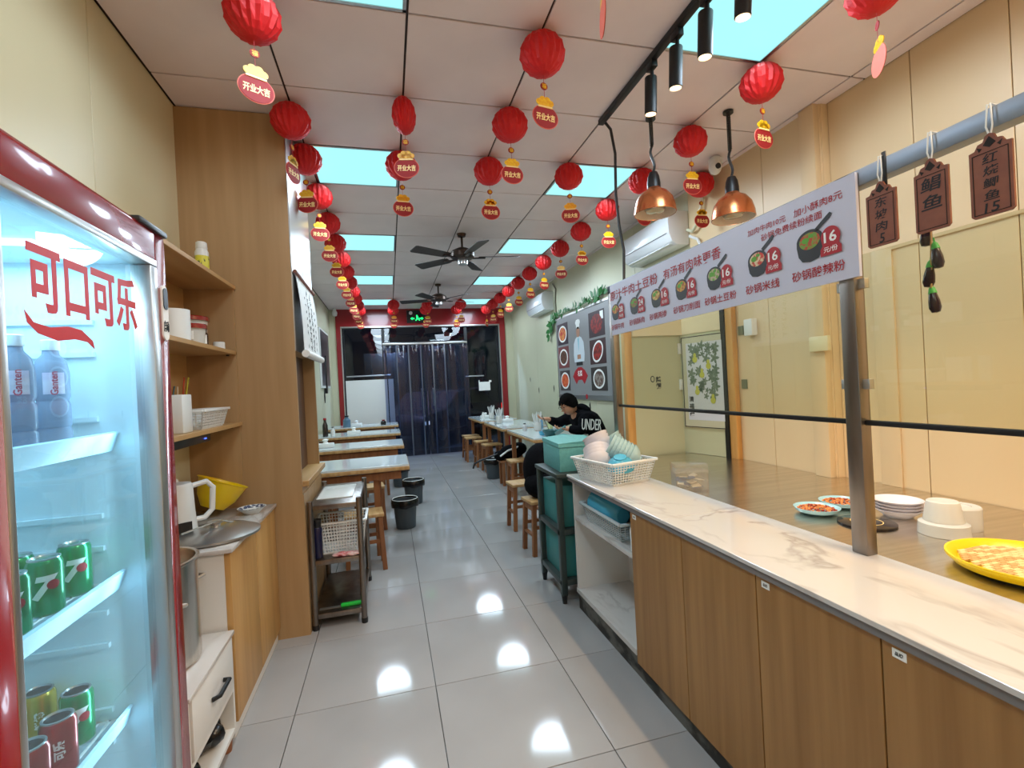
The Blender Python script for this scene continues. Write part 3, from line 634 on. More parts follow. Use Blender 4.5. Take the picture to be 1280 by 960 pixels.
for k in range(6): b.ball((-.31 + .022 * k - .03, 3.0 - .004 * k, .408 + .006 * (k % 2)), (.034, .028, .009), 12, 6)
tag(b.done('dish_cloth', mat('pink_cloth', (200, 90, 100), .8, col2=(226, 200, 196), scale=(30, 30, 30))), 'crumpled pink and white cloth in front of the rack basket', 'cloth')
t = thing('knife', 'green-handled knife on the bottom tier of the steel rack', 'knife', (-.32, 3.02, .091))
MB().box((-.46, 3.005, .092), (-.34, 3.03, .095)).done('blade', m_alu, t); MB().box((-.34, 3.003, .091), (-.225, 3.033, .108)).done('handle', mat('green_plastic', (40, 200, 70), .4), t, bevel=.005)

# ------------------------------------------------------------------ service counter
XC = 1.02
ct = thing('service_counter', 'long service counter with oak doors and white marble ledge', 'counter', (1.22, 1.1, 0))
MB().box((1.047, -1.2, 0), (1.36, 2.68, .088)).done('plinth', mat('dirty_plinth', (96, 94, 88), .7, col2=(40, 38, 34), scale=(8, 8, 14), lo=.45, hi=.6), ct, smooth=0)
c0 = MB().box((1.05, 2.68, .09), (1.40, 2.705, .768)).box((1.05, 1.965, .09), (1.40, 1.985, .768)).box((1.385, 1.985, .09), (1.40, 2.68, .768)).box((1.05, -1.2, .09), (1.40, 1.965, .768))
c0.done('carcass', m_white, ct, smooth=0)
MB().box((1.042, 1.985, .09), (1.385, 2.70, .115)).done('shelf', m_marble, ct, smooth=0)
MB().box((1.045, 1.985, .535), (1.385, 2.68, .555)).done('shelf', m_marble, ct, smooth=0)
ys = [1.965, 1.575, 1.20, .825, .445, .065, -.315, -.7, -1.1]
for k in range(8):
    o = MB().box((1.034, ys[k + 1] + .002, .07), (1.05, ys[k] - .002, .762)).done('door', m_wood, ct, bevel=.001, seg=1)
    if k in (0, 2, 3):
        y = ys[k] - .025
        MB().box((1.0325, y - .03, .735), (1.034, y, .755)).done('sticker', m_whiteink, o, smooth=0, bevel=.0004)
        MB().mesh(text_mesh('SIEMAN' if False else '品牌', .009, .0003), faceX((1.0322, y - .015, .745), -1)).done('lettering', m_blackink, o, smooth=0)
MB().box((XC + .006, -1.2, .765), (1.40, 2.715, .788)).done('dark_edge', mat('edge_grey', (120, 116, 116), .4), ct, smooth=0)
for y0, y1 in ((-1.2, .34), (.343, 1.685), (1.688, 2.72)):
    MB().box((XC, y0, .786), (1.40, y1, .80)).done('marble_slab', m_marble, ct, bevel=.0012, seg=1)
# lower steel worktop
sw_ = thing('steel_worktop', 'wide stainless steel worktop behind the marble ledge', 'worktop', (2.0, 1.2, 0))
MB().box((1.412, 2.285, .665), (2.596, 3.56, .70)).box((1.412, -1.2, .665), (2.655, 2.285, .70)).done('top', m_steel, sw_)
MB().box((1.46, -1.2, .10), (2.58, 3.55, .664)).done('base', m_white, sw_, smooth=0)
# steel frame, banner
fm = thing('sneeze_guard', 'square steel tube guard with dark rail standing on the marble ledge', 'guard', (1.38, 1.15, .8))
for (y, h) in ((1.135, 1.945), (2.70, 1.945), (-.5, 1.945)): MB().box((1.358, y - .025, .80), (1.398, y + .025, h)).done('post', m_steeld, fm, bevel=.003)
MB().box((1.358, -.5, 1.895), (1.402, 2.725, 1.945)).done('beam', m_beam, fm, bevel=.003)
MB().box((1.372, -.475, 1.192), (1.392, 1.11, 1.207)).box((1.372, 1.16, 1.192), (1.392, 2.675, 1.207)).done('rail', m_blackm, fm, bevel=.002)
for k, (y0, y1) in enumerate(((-.47, 1.10), (1.17, 2.67))):
    t = thing('glass_screen', ['clear glass screen above the worktop, right of the steel post', 'clear glass screen above the worktop, left of the steel post under the banner'][k], 'glass screen', (1.38, (y0 + y1) / 2, 1.207))
    MB().box((1.378, y0, 1.207), (1.386, y1, 1.70)).done('pane', m_glass, t, smooth=0)
    for z in (1.3, 1.6): MB().box((1.372, y0 - .02 if k else y1 - .01, z), (1.392, y0 + .01 if k else y1 + .025, z + .03)).done('clip', m_alu, t, bevel=.002)
bn = thing('menu_banner', 'long white menu banner with red lettering and seven clay-pot dishes', 'banner', (1.345, 1.876, 1.633))
BU = lambda u, v, d=.001: Vector((1.345 - d, 2.667 - u, 1.633 + v))
MB().box((1.346, 1.082, 1.633), (1.356, 2.667, 1.936)).done('panel', m_banner, bn, smooth=0)
def btext(s, u0, u1, v, h, m=m_redink, parent=None, bold=.008, name='lettering', d=.001, upright=0):
    me = text_mesh(s, 1, bold * 1.1); M = faceX(BU((u0 + u1) / 2, v, d), -1) @ fit(me, (u1 - u0), h)
    return MB().mesh(me, M).done(name, m, parent or bn, smooth=0)
btext('原汁牛肉土豆粉', .0, .53, .236, .056)
btext('有汤有肉味更香', .585, 1.005, .235, .05)
btext('加肉牛肉10元', 1.158, 1.335, .257, .024, bold=.005)
btext('加小酥肉8元', 1.368, 1.545, .257, .026, bold=.005)
btext('砂锅免费续粉续面', 1.222, 1.474, .221, .026, bold=.005)
for s_, u0, u1 in (('砂锅牛肉', .0, .158), ('砂锅酥肉', .225, .388), ('砂锅两掺', .44, .598), ('砂锅刀削面', .655, .858), ('砂锅土豆粉', .889, 1.082), ('砂锅米线', 1.134, 1.296), ('砂锅酸辣粉', 1.35, 1.543)):
    btext(s_, u0, u1, .046, .034)
foods = [((190, 80, 40), (214, 170, 70)), ((170, 60, 40), (90, 140, 50)), ((180, 120, 50), (210, 190, 110)), ((200, 160, 50), (170, 90, 40)), ((190, 170, 140), (110, 160, 60)), ((196, 60, 40), (220, 200, 160)), ((110, 150, 50), (180, 70, 30))]
m_pot = mat('printed_black_pot', (34, 32, 32), .4); m_greenp = mat('printed_green', (90, 160, 40), .5)
for k, (u, price) in enumerate(zip((.062, .288, .512, .728, .958, 1.199, 1.425), ('28', '24', '16', '16', '16', '16', '16'))):
    v = .138; sc_ = .92 if k < 6 else 1.0
    MM = lambda d: faceX(BU(u, v, d), -1)
    pts = ellipse(0, .012, .05, .036, 20, 0, PI) + [(-.05, .0), (-.044, -.032), (-.03, -.05), (.0, -.056), (.03, -.05), (.044, -.032), (.05, 0)]
    p = MB().prism([(x * sc_, y * sc_) for x, y in pts], .0006, MM(.001)).prism([(.03, .035), (.075, .062), (.083, .074), (.076, .08), (.066, .074), (.022, .045)], .0006, MM(.001)).done('printed_pot', m_pot, bn, smooth=0)
    fm_ = mat('printed_food_%d' % k, foods[k][0], .5, col2=foods[k][1], scale=(70, 70, 70), lo=.45, hi=.55)
    MB().prism(ellipse(0, .012, .039 * sc_, .027 * sc_), .0006, MM(.0018)).done('printed_food', fm_, p, smooth=0)
    MB().prism(ellipse(-.014, .016, .014, .01, 10), .0004, MM(.0026)).prism(ellipse(.006, .026, .01, .006, 10), .0004, MM(.0026)).done('printed_greens', m_greenp, p, smooth=0)
    bd = MB().prism([(.04, -.052), (.112, -.052), (.112, -.03), (.104, -.02)] + ellipse(.076, .0, .034, .036, 14, 0, PI) + [(.048, -.02), (.04, -.03)], .0006, MM(.003)).done('price_badge', m_redink, bn, smooth=0)
    me = text_mesh(price, 1, .02); MB().mesh(me, MM(.0042) @ Matrix.Translation((.076, .004, 0)) @ fit(me, .044, .034)).done('lettering', m_whiteink, bd, smooth=0)
    me = text_mesh('元/份', 1, .01); MB().mesh(me, MM(.0042) @ Matrix.Translation((.076, -.034, 0)) @ fit(me, .048, .018)).done('lettering', m_whiteink, bd, smooth=0)
# hanging brown signs
def hsign(y, z0, z1, w, chars, label):
    t = thing('hanging_sign', label, 'sign', (1.35, y, z0)); h = z1 - z0
    o = [(-w / 2, 0.006), (-w / 2 + .006, 0), (w / 2 - .006, 0), (w / 2, .006), (w / 2, h - .02), (w * .36, h - .018), (w * .28, h - .006), (w * .16, h - .004), (w * .1, h + .008), (0, h + .012), (-w * .1, h + .008), (-w * .16, h - .004), (-w * .28, h - .006), (-w * .36, h - .018), (-w / 2, h - .02)]
    MB().prism(o, .006, faceX((1.352, y, z0), -1)).done('board', m_sign, t, smooth=0)
    fr_ = MB(); i = .006
    for (a0, b0, a1, b1) in ((-w / 2 + i, i, w / 2 - i, i + .0015), (-w / 2 + i, h - .03, w / 2 - i, h - .0285), (-w / 2 + i, i, -w / 2 + i + .0015, h - .03), (w / 2 - i - .0015, i, w / 2 - i, h - .03)):
        fr_.box((a0, b0, 0), (a1, b1, .0008), faceX((1.3459, y, z0), -1))
    fr_.prism([(0, h + .005), (-.012, h - .012), (0, h - .02), (.012, h - .012)], .0006, faceX((1.3458, y, z0), -1)).prism([(-.024, h - .012), (-.014, h - .018), (-.02, h - .024)], .0006, faceX((1.3458, y, z0), -1)).prism([(.024, h - .012), (.014, h - .018), (.02, h - .024)][::-1], .0006, faceX((1.3458, y, z0), -1))
    fr_.done('engraved_border', m_darkgap, t, smooth=0)
    n = max(3, len(chars)); top = h - .034
    for k, ch in enumerate(chars):
        me = text_mesh(ch, 1, .012, 0, 1, .12); cz = top * (1 - (k + .5) / n) + .004; ch_ = top / n * .78
        MB().mesh(me, faceX((1.3452, y, z0 + cz), -1) @ fit(me, min(w * .66, ch_ * 1.35) if ch not in '5' else ch_ * .6, ch_ * 1.02)).done('lettering', m_blackink, t, smooth=0)
    MB().tube([(1.35, y, z1 + .002), (1.348, y + .006, 1.90), (1.35, y + .003, 1.95), (1.38, y, 1.95), (1.405, y, 1.945), (1.405, y, 1.93)], .002, 6).tube([(1.35, y, z1 + .002), (1.348, y - .006, 1.90), (1.35, y - .003, 1.95), (1.38, y, 1.95)], .002, 6).done('cord', m_wplastic, t)
hsign(1.012, 1.702, 1.868, .082, ['东', '坡', '肉', '5'], 'small brown hanging sign with four handwritten characters, next to the banner')
hsign(.886, 1.702, 1.872, .078, ['鲳', '鱼'], 'middle brown hanging sign with two handwritten characters')
hsign(.764, 1.698, 1.872, .080, ['红', '烧', '鲫', '鱼', '15'], 'rightmost brown hanging sign with a price of fifteen')
MB_ = MB().box((1.356, 1.0, 1.86), (1.36, 1.012, 1.96)); tag(MB_.done('clip', m_black, bevel=.001), 'black clip on the steel beam by the left brown sign', 'clip')
# eggplants on a string
m_egg = mat('eggplant_skin', (38, 24, 42), .15); m_stem = mat('green_stem', (70, 170, 70), .5)
ga = tag(MB().tube([(1.405, .935, 1.90), (1.406, .93, 1.72), (1.406, .937, 1.55), (1.406, .93, 1.50)], .0025, 6).done('string', m_stool), 'pale string carrying the toy eggplants below the beam', 'string')
for k, (y, z, l) in enumerate([(.948, 1.72, 'topmost toy eggplant, beside the middle brown sign'), (.918, 1.655, 'second toy eggplant from the top of the string'), (.946, 1.61, 'third toy eggplant from the top of the string'), (.930, 1.54, 'lowest toy eggplant on the string')]):
    t = thing('toy_eggplant', l, 'eggplant', (1.41, y, z - .04), 0, 'toy eggplants on the string')
    M = Matrix.Translation((1.41, y, z - .04)) @ Matrix.Rotation(.12 * (-1) ** k, 4, 'X')
    MB().lathe([(0, 0), (.009, .002), (.0135, .014), (.0125, .032), (.008, .055), (.005, .066), (0, .067)], (0, 0, 0), 16, M).done('fruit', m_egg, t)
    MB().lathe([(.010, .053), (.0065, .068), (.002, .073), (.0018, .084), (0, .084)], (0, 0, 0), 12, M).done('stem', m_stem, t)
# ------------------------------------------------------------------ bowls and baskets
bowl_prof = [(.03, 0), (.034, 0), (.036, .008), (.06, .025), (.074, .05), (.078, .062), (.075, .062), (.07, .048), (.056, .028), (.03, .013), (0, .012)]
bm_ = MB().lathe(bowl_prof, seg=28).done('bowl', m_bluebowl); bowl_me = bm_.data; bpy.data.objects.remove(bm_)
def bowl_me_for(m):
    c_ = bowl_me.copy(); c_.materials.clear(); c_.materials.append(m); return c_
bme = {k: bowl_me_for(m) for k, m in dict(blue=m_bluebowl, mint=m_mint, white=m_pinkw, teal=m_darkteal).items()}
def bowl_row(kind, p0, d, n, group, names, step=.021):
    d = Vector(d).normalized(); q = Vector((0, 0, 1)).rotation_difference(d)
    for k in range(n):
        o = link('bowl', bme[kind]); o.rotation_mode = 'QUATERNION'; o.rotation_quaternion = q; o.location = Vector(p0) + d * step * k
        tag(o, names % ORD[k].replace(' nearest', '').replace('nearest', 'first'), 'bowl', group)
basket('plastic_basket', 'white lattice basket full of bowls on the far end of the marble ledge', (1.205, 2.46, .80), .30, .36, .12, .22, nx=18, nz=8)
bowl_row('white', (1.12, 2.44, .875), (.1, .5, .6), 4, 'white bowls in the counter basket', '%s white bowl up the leaning stack at the left of the counter basket')
bowl_row('white', (1.19, 2.56, .945), (-.2, .35, .75), 3, 'white bowls in the counter basket', '%s white bowl of the upper stack in the counter basket')
bowl_row('mint', (1.335, 2.40, .895), (-.66, .35, .45), 7, 'mint bowls in the counter basket', '%s pale mint bowl along the leaning stack on the right of the counter basket')
bowl_row('mint', (1.30, 2.58, .93), (-.35, .3, .7), 3, 'mint bowls in the counter basket', '%s pale mint bowl of the small stack at the back of the counter basket')
bowl_row('blue', (1.19, 2.34, .945), (.15, .25, -.9), 1, 'blue bowl in the counter basket', '%s shiny blue bowl upside down at the front of the counter basket')
basket('plastic_basket', 'grey-white basket of bowls on the open shelf under the marble ledge', (1.19, 2.35, .555), .27, .48, .10, 0, nx=18, nz=7, m=mat('grey_plastic', (190, 198, 200), .4))
bowl_row('blue', (1.14, 2.24, .655), (.0, 1, .05), 10, 'blue bowls on the shelf', '%s blue bowl from the near end of the lying stack on the open shelf', .024)
bowl_row('teal', (1.27, 2.26, .672), (.0, 1, .05), 10, 'dark teal bowls on the shelf', '%s dark teal bowl from the near end of the stack behind the blue bowls', .024)
t = thing('sauce_bottle', 'white squeeze bottle with yellow cap on the open shelf beside the oak door', 'bottle', (1.09, 2.02, .555))
MB().lathe([(.026, 0), (.028, .01), (.028, .10), (.014, .125)], (1.09, 2.02, .555), 20).done('body', m_wplastic, t); MB().lathe([(.015, .124), (.015, .145), (.004, .165), (0, .165)], (1.09, 2.02, .555), 16).done('cap', m_yellow, t)
# dark green rack with teal boxes
gr = thing('metal_rack', 'dark green-grey metal rack holding teal boxes at the end of the counter', 'rack', (1.17, 3.0, 0))
for (x, y) in ((.985, 2.765), (.985, 3.15), (1.36, 2.765), (1.36, 3.15)):
    MB().box((x - .018, y - .018, .05), (x + .018, y + .018, .775)).done('post', m_grack, gr, bevel=.003); MB().cyl((x, y, 0), .014, .055, 10, .02).done('foot', m_black, gr)
MB().box((.96, 2.735, .775), (1.38, 3.18, .80)).done('top', m_grack, gr, bevel=.004)
for z in (.11, .42): MB().box((.967, 2.75, z), (1.375, 3.165, z + .035)).done('shelf', m_grack, gr, bevel=.003)
for z in (.146, .456): 
    o = MB().box((1.0, 2.79, z), (1.34, 3.13, z + .26)).done('teal_box', m_tealp, bevel=.006); tag(o, 'teal box on the %s tier of the dark metal rack' % ('lower' if z < .3 else 'upper'), 'box')
tp = thing('foam_box', 'teal foam box with creased lid standing on the dark metal rack', 'box', (1.15, 2.98, .80))
M = Matrix.Translation((1.165, 2.985, .80)) @ Matrix.Rotation(-.06, 4, 'Z')
MB().box((-.145, -.20, 0), (.15, .19, .155), M).done('body', m_teal, tp, bevel=.004)
MB().add([(-.15, -.205, .155), (.155, -.205, .155), (.155, .195, .155), (-.15, .195, .155), (-.148, -.2, .178), (.0, -.205, .186), (.153, -.2, .176), (.153, .19, .176), (0, .195, .19), (-.148, .19, .18)],
         [(0, 3, 2, 1), (0, 1, 6, 5, 4), (1, 2, 7, 6), (2, 3, 9, 8, 7), (3, 0, 4, 9), (4, 5, 8, 9), (5, 6, 7, 8)], M).done('lid', m_teal, tp, smooth=0)

# ------------------------------------------------------------------ things on the steel worktop
ZS = .70
t = thing('packet_box', 'clear plastic box of small blue and white packets on the steel worktop', 'box', (1.68, 2.44, ZS))
M = Matrix.Translation((1.68, 2.44, ZS)) @ Matrix.Rotation(-.35, 4, 'Z')
b = MB(); 
for (a, c_) in (((-.085, -.06, 0), (.085, .06, .004)), ((-.09, -.064, 0), (.09, -.06, .105)), ((-.09, .06, 0), (.09, .064, .105)), ((-.09, -.064, 0), (-.086, .064, .105)), ((.086, -.064, 0), (.09, .064, .105))): b.box(a, c_, M)
m_box = thin_glass('box_plastic', (242, 240, 235), 1.0, .1, .10, (240, 236, 228))
b.done('box', m_box, t, smooth=0)
MB().box((-.098, -.072, .105), (.098, .072, .112), M).box((-.092, -.064, .112), (.092, .064, .150), M).done('lid', m_box, t, bevel=.008)
cols = [(70, 96, 150), (236, 232, 226), (120, 150, 190), (230, 220, 200)]
for k in range(14):
    mm = bpy.data.materials.get('pk%d' % (k % 4)) or mat('pk%d' % (k % 4), cols[k % 4], .35)
    MB().box((-.028, -.018, -.003), (.028, .018, .003), M @ Matrix.Translation((rr.uniform(-.055, .055), rr.uniform(-.035, .035), .012 + .005 * k)) @ Matrix.Rotation(rr.uniform(0, 3), 4, 'Z') @ Matrix.Rotation(rr.uniform(-.5, .5), 4, 'X')).done('packet', mm, t, bevel=.002)
m_rimb = mat('pale_blue_glaze', (160, 208, 220), .2); m_nut = mat('peanut', (200, 110, 50), .45, col2=(236, 160, 90), scale=(150, 150, 150)); m_nutr = mat('red_peanut', (150, 40, 24), .45)
for k, (x, y) in enumerate(((1.885, 1.775), (2.075, 1.815))):
    t = thing('peanut_plate', ['pale blue plate of fried peanuts left of the steel post', 'pale blue plate of fried peanuts partly behind the steel post'][k], 'plate', (x, y, ZS))
    MB().lathe([(.05, 0), (.055, 0), (.085, .014), (.094, .03), (.09, .03), (.08, .018), (.05, .008), (0, .008)], (x, y, ZS), 36).done('plate', m_rimb, t)
    b = MB(); b2 = MB()
    for q in range(230):
        a = rr.uniform(0, 2 * PI); r = .076 * math.sqrt(rr.random()); z = .016 + .012 * (1 - (r / .08) ** 2) + rr.uniform(0, .004)
        (b if q % 5 < 3 else b2).ball((x + r * math.cos(a), y + r * math.sin(a), ZS + z), (.006, .0045, .004), 6, 4)
    b.done('peanuts', m_nut, t)['kind'] = 'stuff'; b2.done('red_peanuts', m_nutr, t)['kind'] = 'stuff'
t = thing('induction_hob', 'round dark hob with a thin ring on the steel worktop', 'hob', (1.93, 1.575, ZS))
MB().lathe([(.09, 0), (.105, .002), (.105, .008), (.1, .01), (0, .01)], (1.93, 1.575, ZS), 40).done('disc', mat('dark_glass', (40, 30, 26), .08), t); MB().lathe([(.055, .0102), (.055, .0108), (.058, .0108), (.058, .0102), (.055, .0102)], (1.93, 1.575, ZS), 40).done('ring', m_goldink, t)
plate_me = MB().lathe([(.045, 0), (.05, 0), (.06, .01), (.09, .035), (.092, .037), (.088, .037), (.055, .013), (0, .012)], (0, 0, 0), 40).done('plate', m_pinkw)
for k in range(4):
    o = plate_me if k == 0 else link('plate', plate_me.data)
    o.location = (2.14, 1.60, ZS + .0 + k * .013)
    tag(o, ['bottom', 'second', 'third', 'top'][k] + ' plate of the white plate stack beside the steel post', 'plate', 'stacked white plates')
def tub(name, x, y, prof, lab):
    t = thing(name, lab, 'tub', (x, y, ZS)); MB().lathe(prof, (x, y, ZS), 36).done('tub', m_clear, t); return t
t = tub('plastic_tub', 2.06, 1.37, [(.078, 0), (.08, .002), (.078, .045), (.066, .052), (0, .052)], 'milky plastic tub upside down carrying another tub, beside the white plates')
MB().lathe([(.062, .053), (.062, .06), (.050, .128), (.046, .131), (0, .131)], (2.06, 1.37, ZS), 36).done('upper_tub', m_clear, t)
t = tub('plastic_tub', 2.19, 1.40, [(.068, 0), (.07, .004), (.07, .085), (.066, .09), (.04, .09), (.038, .086), (0, .086)], 'single milky plastic tub behind the stacked tubs')
# yellow woven trays
m_wov = mat('bamboo_light', (232, 200, 140), .5); m_wov2 = mat('bamboo_dark', (206, 158, 98), .5)
def ytray(x, y, z, r, h, lab, name='woven_tray'):
    t = thing(name, lab, 'tray', (x, y, z))
    MB().lathe([(r * .86, 0), (r * .9, 0), (r, h * .7), (r * 1.0, h), (r * .97, h), (r * .86, h * .45), (r * .84, .006), (0, .006)], (x, y, z), 48).done('tray', m_yellow, t)
    a_ = MB(); c_ = MB(); s_ = r / 11
    for i in range(-11, 12):
        for j in range(-14, 15):
            cx_, cy_ = i * s_ * 1.9 + (j % 2) * s_ * .95, j * s_ * .75
            if math.hypot(cx_, cy_) < r * .80: (a_ if (i + j // 2 + j % 2 + (i * j) // 5) % 2 else c_).box((x + cx_ - s_ * .85, y + cy_ - s_ * .34, z + h * .42), (x + cx_ + s_ * .85, y + cy_ + s_ * .34, z + h * .42 + .004))
    a_.done('light_weave', m_wov, t, smooth=0)['kind'] = 'stuff'; c_.done('dark_weave', m_wov2, t, smooth=0)['kind'] = 'stuff'
    return t
ytray(1.905, 1.03, ZS + .012, .20, .03, 'large round yellow tray with woven bamboo bottom at the right edge')
t = tag(MB().cyl((1.905, 1.03, ZS), .15, .012, 32).done('tray_stand', m_black), 'thin black base under the large yellow tray', 'base')
ytray(2.36, 1.16, ZS, .115, .04, 'lower small yellow basket of the stack at the right edge', 'yellow_basket')
t = thing('yellow_basket', 'upper small yellow basket with wooden band, stacked at the right edge', 'basket', (2.36, 1.16, ZS + .045))
MB().lathe([(.10, 0), (.10, .05)], (2.36, 1.16, ZS + .042), 36).done('wood_band', m_wov2, t); MB().lathe([(.105, .05), (.112, .055), (.112, .085), (.108, .088), (.09, .088), (.088, .06), (0, .06)], (2.36, 1.16, ZS + .042), 36).done('rim', m_yellow, t)
t = thing('cup_stack', 'tall stack of pale cups in the yellow basket at the right edge', 'cups', (2.36, 1.15, ZS + .13))
for k in range(8): MB().lathe([(.034, 0), (.038, .004), (.05, .024), (.05, .028)], (2.37, 1.145, ZS + .104 + k * .022), 20).done('cup', m_mint if k % 2 else m_pinkw, t)

# ------------------------------------------------------------------ kitchen back screen, painting, wall fittings
m_screen = mat('grey_green_board', (190, 188, 152), .35)
ks = thing('kitchen_screen', 'grey-green board screen with pale header at the back of the kitchen', 'screen', (2.2, 3.63, 0))
b = MB().box((1.99, 3.60, .0), (2.46, 3.64, 1.71)).done('board', m_screen, ks, smooth=0)
MB().box((1.99, 3.57, 1.71), (2.50, 3.64, 2.0)).done('header', mat('pale_header', (226, 208, 170), .5), ks, smooth=0)
MB().box((1.915, 3.585, 0), (1.985, 3.64, 2.0)).done('jamb', mat('orange_pine', (214, 160, 88), .5, col2=(196, 140, 72), scale=(20, 20, 2)), ks, bevel=.003)
for z in (1.24, 1.55): MB().box((2.425, 3.585, z), (2.455, 3.60, z + .09)).done('hinge', m_wplastic, ks, bevel=.002)
MB().prism(ellipse(0, 0, .02, .028, 16), .001, faceY((2.17, 3.599, 1.345))).done('round_mark', m_darkgap, ks, smooth=0)
MB().prism(ellipse(0, 0, .013, .02, 16), .001, faceY((2.17, 3.598, 1.345))).done('mark_centre', m_screen, ks, smooth=0)
for k, ch in enumerate('禁烟'): MB().mesh(text_mesh(ch, .05, .002), faceY((2.225, 3.598, 1.34 - .055 * k))).done('lettering', m_blackink, ks, smooth=0)
# angled side board with the framed painting
A0 = Vector((2.45, 3.60, 0)); A1 = Vector((2.56, 3.17, 0)); dA = (A1 - A0); LA = dA.length; dA.normalize(); nA = Vector((-dA.y, dA.x, 0)) * -1
if nA.x > 0: nA = -nA
def AF(u, z, d=0): return frame(A0 + dA * u + nA * d + Vector((0, 0, z)), dA, (0, 0, 1), dA.cross(Vector((0, 0, 1))))
sd = thing('side_board', 'grey-green side board of the kitchen carrying the framed painting', 'board', tuple(A0 + dA * .2))
sg = 1 if dA.cross(Vector((0, 0, 1))).dot(nA) > 0 else -1
def apr(pts, u, z, d, th, name, m, par):
    return MB().prism(pts, th, AF(u, z, d)).done(name, m, par, smooth=0)
apr([(0, .702), (LA, .702), (LA, 1.71), (0, 1.71)], 0, 0, -.02, .018, 'board', m_screen, sd)
apr([(0, 1.71), (LA, 1.71), (LA, 2.0), (0, 2.0)], 0, 0, -.02, .024, 'header', bpy.data.materials['pale_header'], sd)
pa = thing('framed_painting', 'framed ink painting of yellow gourds among dark leaves behind the glass', 'painting', tuple(A0 + dA * .25 + Vector((0, 0, .92))))
m_pfr = mat('pale_frame', (196, 190, 160), .4); m_pap = mat('painting_paper', (206, 206, 210), .5)
def rectp(a, b_, c_, d): return [(a, b_), (c_, b_), (c_, d), (a, d)]
apr(rectp(.02, .92, LA, 1.69), 0, 0, .0, .008, 'frame', m_pfr, pa)
apr(rectp(.024, .924, LA, .93), 0, 0, .008, .002, 'frame_line', m_darkgap, pa); apr(rectp(.024, .93, .03, 1.686), 0, 0, .008, .002, 'frame_line', m_darkgap, pa); apr(rectp(.024, 1.68, LA, 1.686), 0, 0, .008, .002, 'frame_line', m_darkgap, pa)
apr(rectp(.07, .985, LA, 1.63), 0, 0, .008, .001, 'picture', m_pap, pa)
m_ink1 = mat('ink_leaf', (84, 100, 78), .6, col2=(120, 132, 112), scale=(40, 40, 40)); m_gourd = mat('gourd_yellow', (190, 186, 70), .6)
b = MB(); rl = random.Random(5)
for k in range(46):
    u = rl.uniform(.11, LA - .08); z = rl.uniform(1.18, 1.60); s_ = rl.uniform(.016, .034)
    if z < 1.3 and u < .2: continue
    n = 7; pts = [(u + s_ * (1 + .45 * math.cos(5 * a_ * 2 * PI / 20)) * math.cos(a_ * 2 * PI / 20), z + s_ * (1 + .45 * math.cos(5 * a_ * 2 * PI / 20)) * math.sin(a_ * 2 * PI / 20) * 1.1) for a_ in range(20)]
    b.prism(pts, .0004, AF(0, 0, .0092 + .0004 * (k % 5)))
b.done('painted_leaves', m_ink1, pa, smooth=0)['kind'] = 'stuff'
for (u, z) in ((.16, 1.49), (.29, 1.43), (.225, 1.36), (.17, 1.22), (.32, 1.15)):
    apr(ellipse(u, z, .024, .026, 16), 0, 0, .0115, .0006, 'painted_gourd', m_gourd, pa); apr(ellipse(u, z + .036, .014, .018, 14), 0, 0, .0115, .0006, 'painted_gourd', m_gourd, pa)
for k, ch in enumerate('清福禄'): MB().mesh(text_mesh(ch, .05, .001), AF(.105, 1.16 - .06 * k, .0105)).done('lettering', m_blackink, pa, smooth=0)
dp = thing('door_post', 'black and pine door post standing at the end of the steel worktop', 'post', (2.57, 3.13, .70))
MB().box((2.545, 3.155, .70), (2.598, 3.20, 2.05)).done('black_strip', m_blackm, dp, smooth=0); MB().box((2.555, 3.08, .70), (2.598, 3.155, 2.05)).done('pine_strip', bpy.data.materials['orange_pine'], dp, bevel=.002)
for k, (y, z) in enumerate(((3.03, 1.68), (3.02, 1.275))): tag(MB().box((2.592, y - .025, z - .035), (2.6, y + .03, z + .035)).done('wall_socket', mat('sage_plastic', (110, 112, 84), .4) if k == 0 else bpy.data.materials['sage_plastic'], bevel=.002), ['dark square wall plate beside the white box', 'dark square wall plate halfway down beside the door post'][k], 'socket')
tag(MB().box((2.55, 2.87, 1.63), (2.6, 2.95, 1.75)).done('wall_box', m_wplastic, bevel=.006), 'small white wall box under the banner edge', 'box')
t = thing('pipe_casing', 'cream vertical pipe casing with a small junction box on the kitchen wall', 'casing', (2.59, 2.33, .70))
MB().box((2.555, 2.295, .70), (2.6, 2.40, 2.965)).done('casing', m_cream, t, bevel=.003); MB().box((2.53, 2.25, 1.47), (2.556, 2.38, 1.56)).done('junction_box', mat('cream_plastic', (226, 212, 170), .4), t, bevel=.004)
MB().box((2.648, 1.95, .70), (2.66, 2.06, 2.0)).box((2.648, -.6, 1.985), (2.66, 1.95, 2.0)).done('casing', m_cream, wr, bevel=.002)
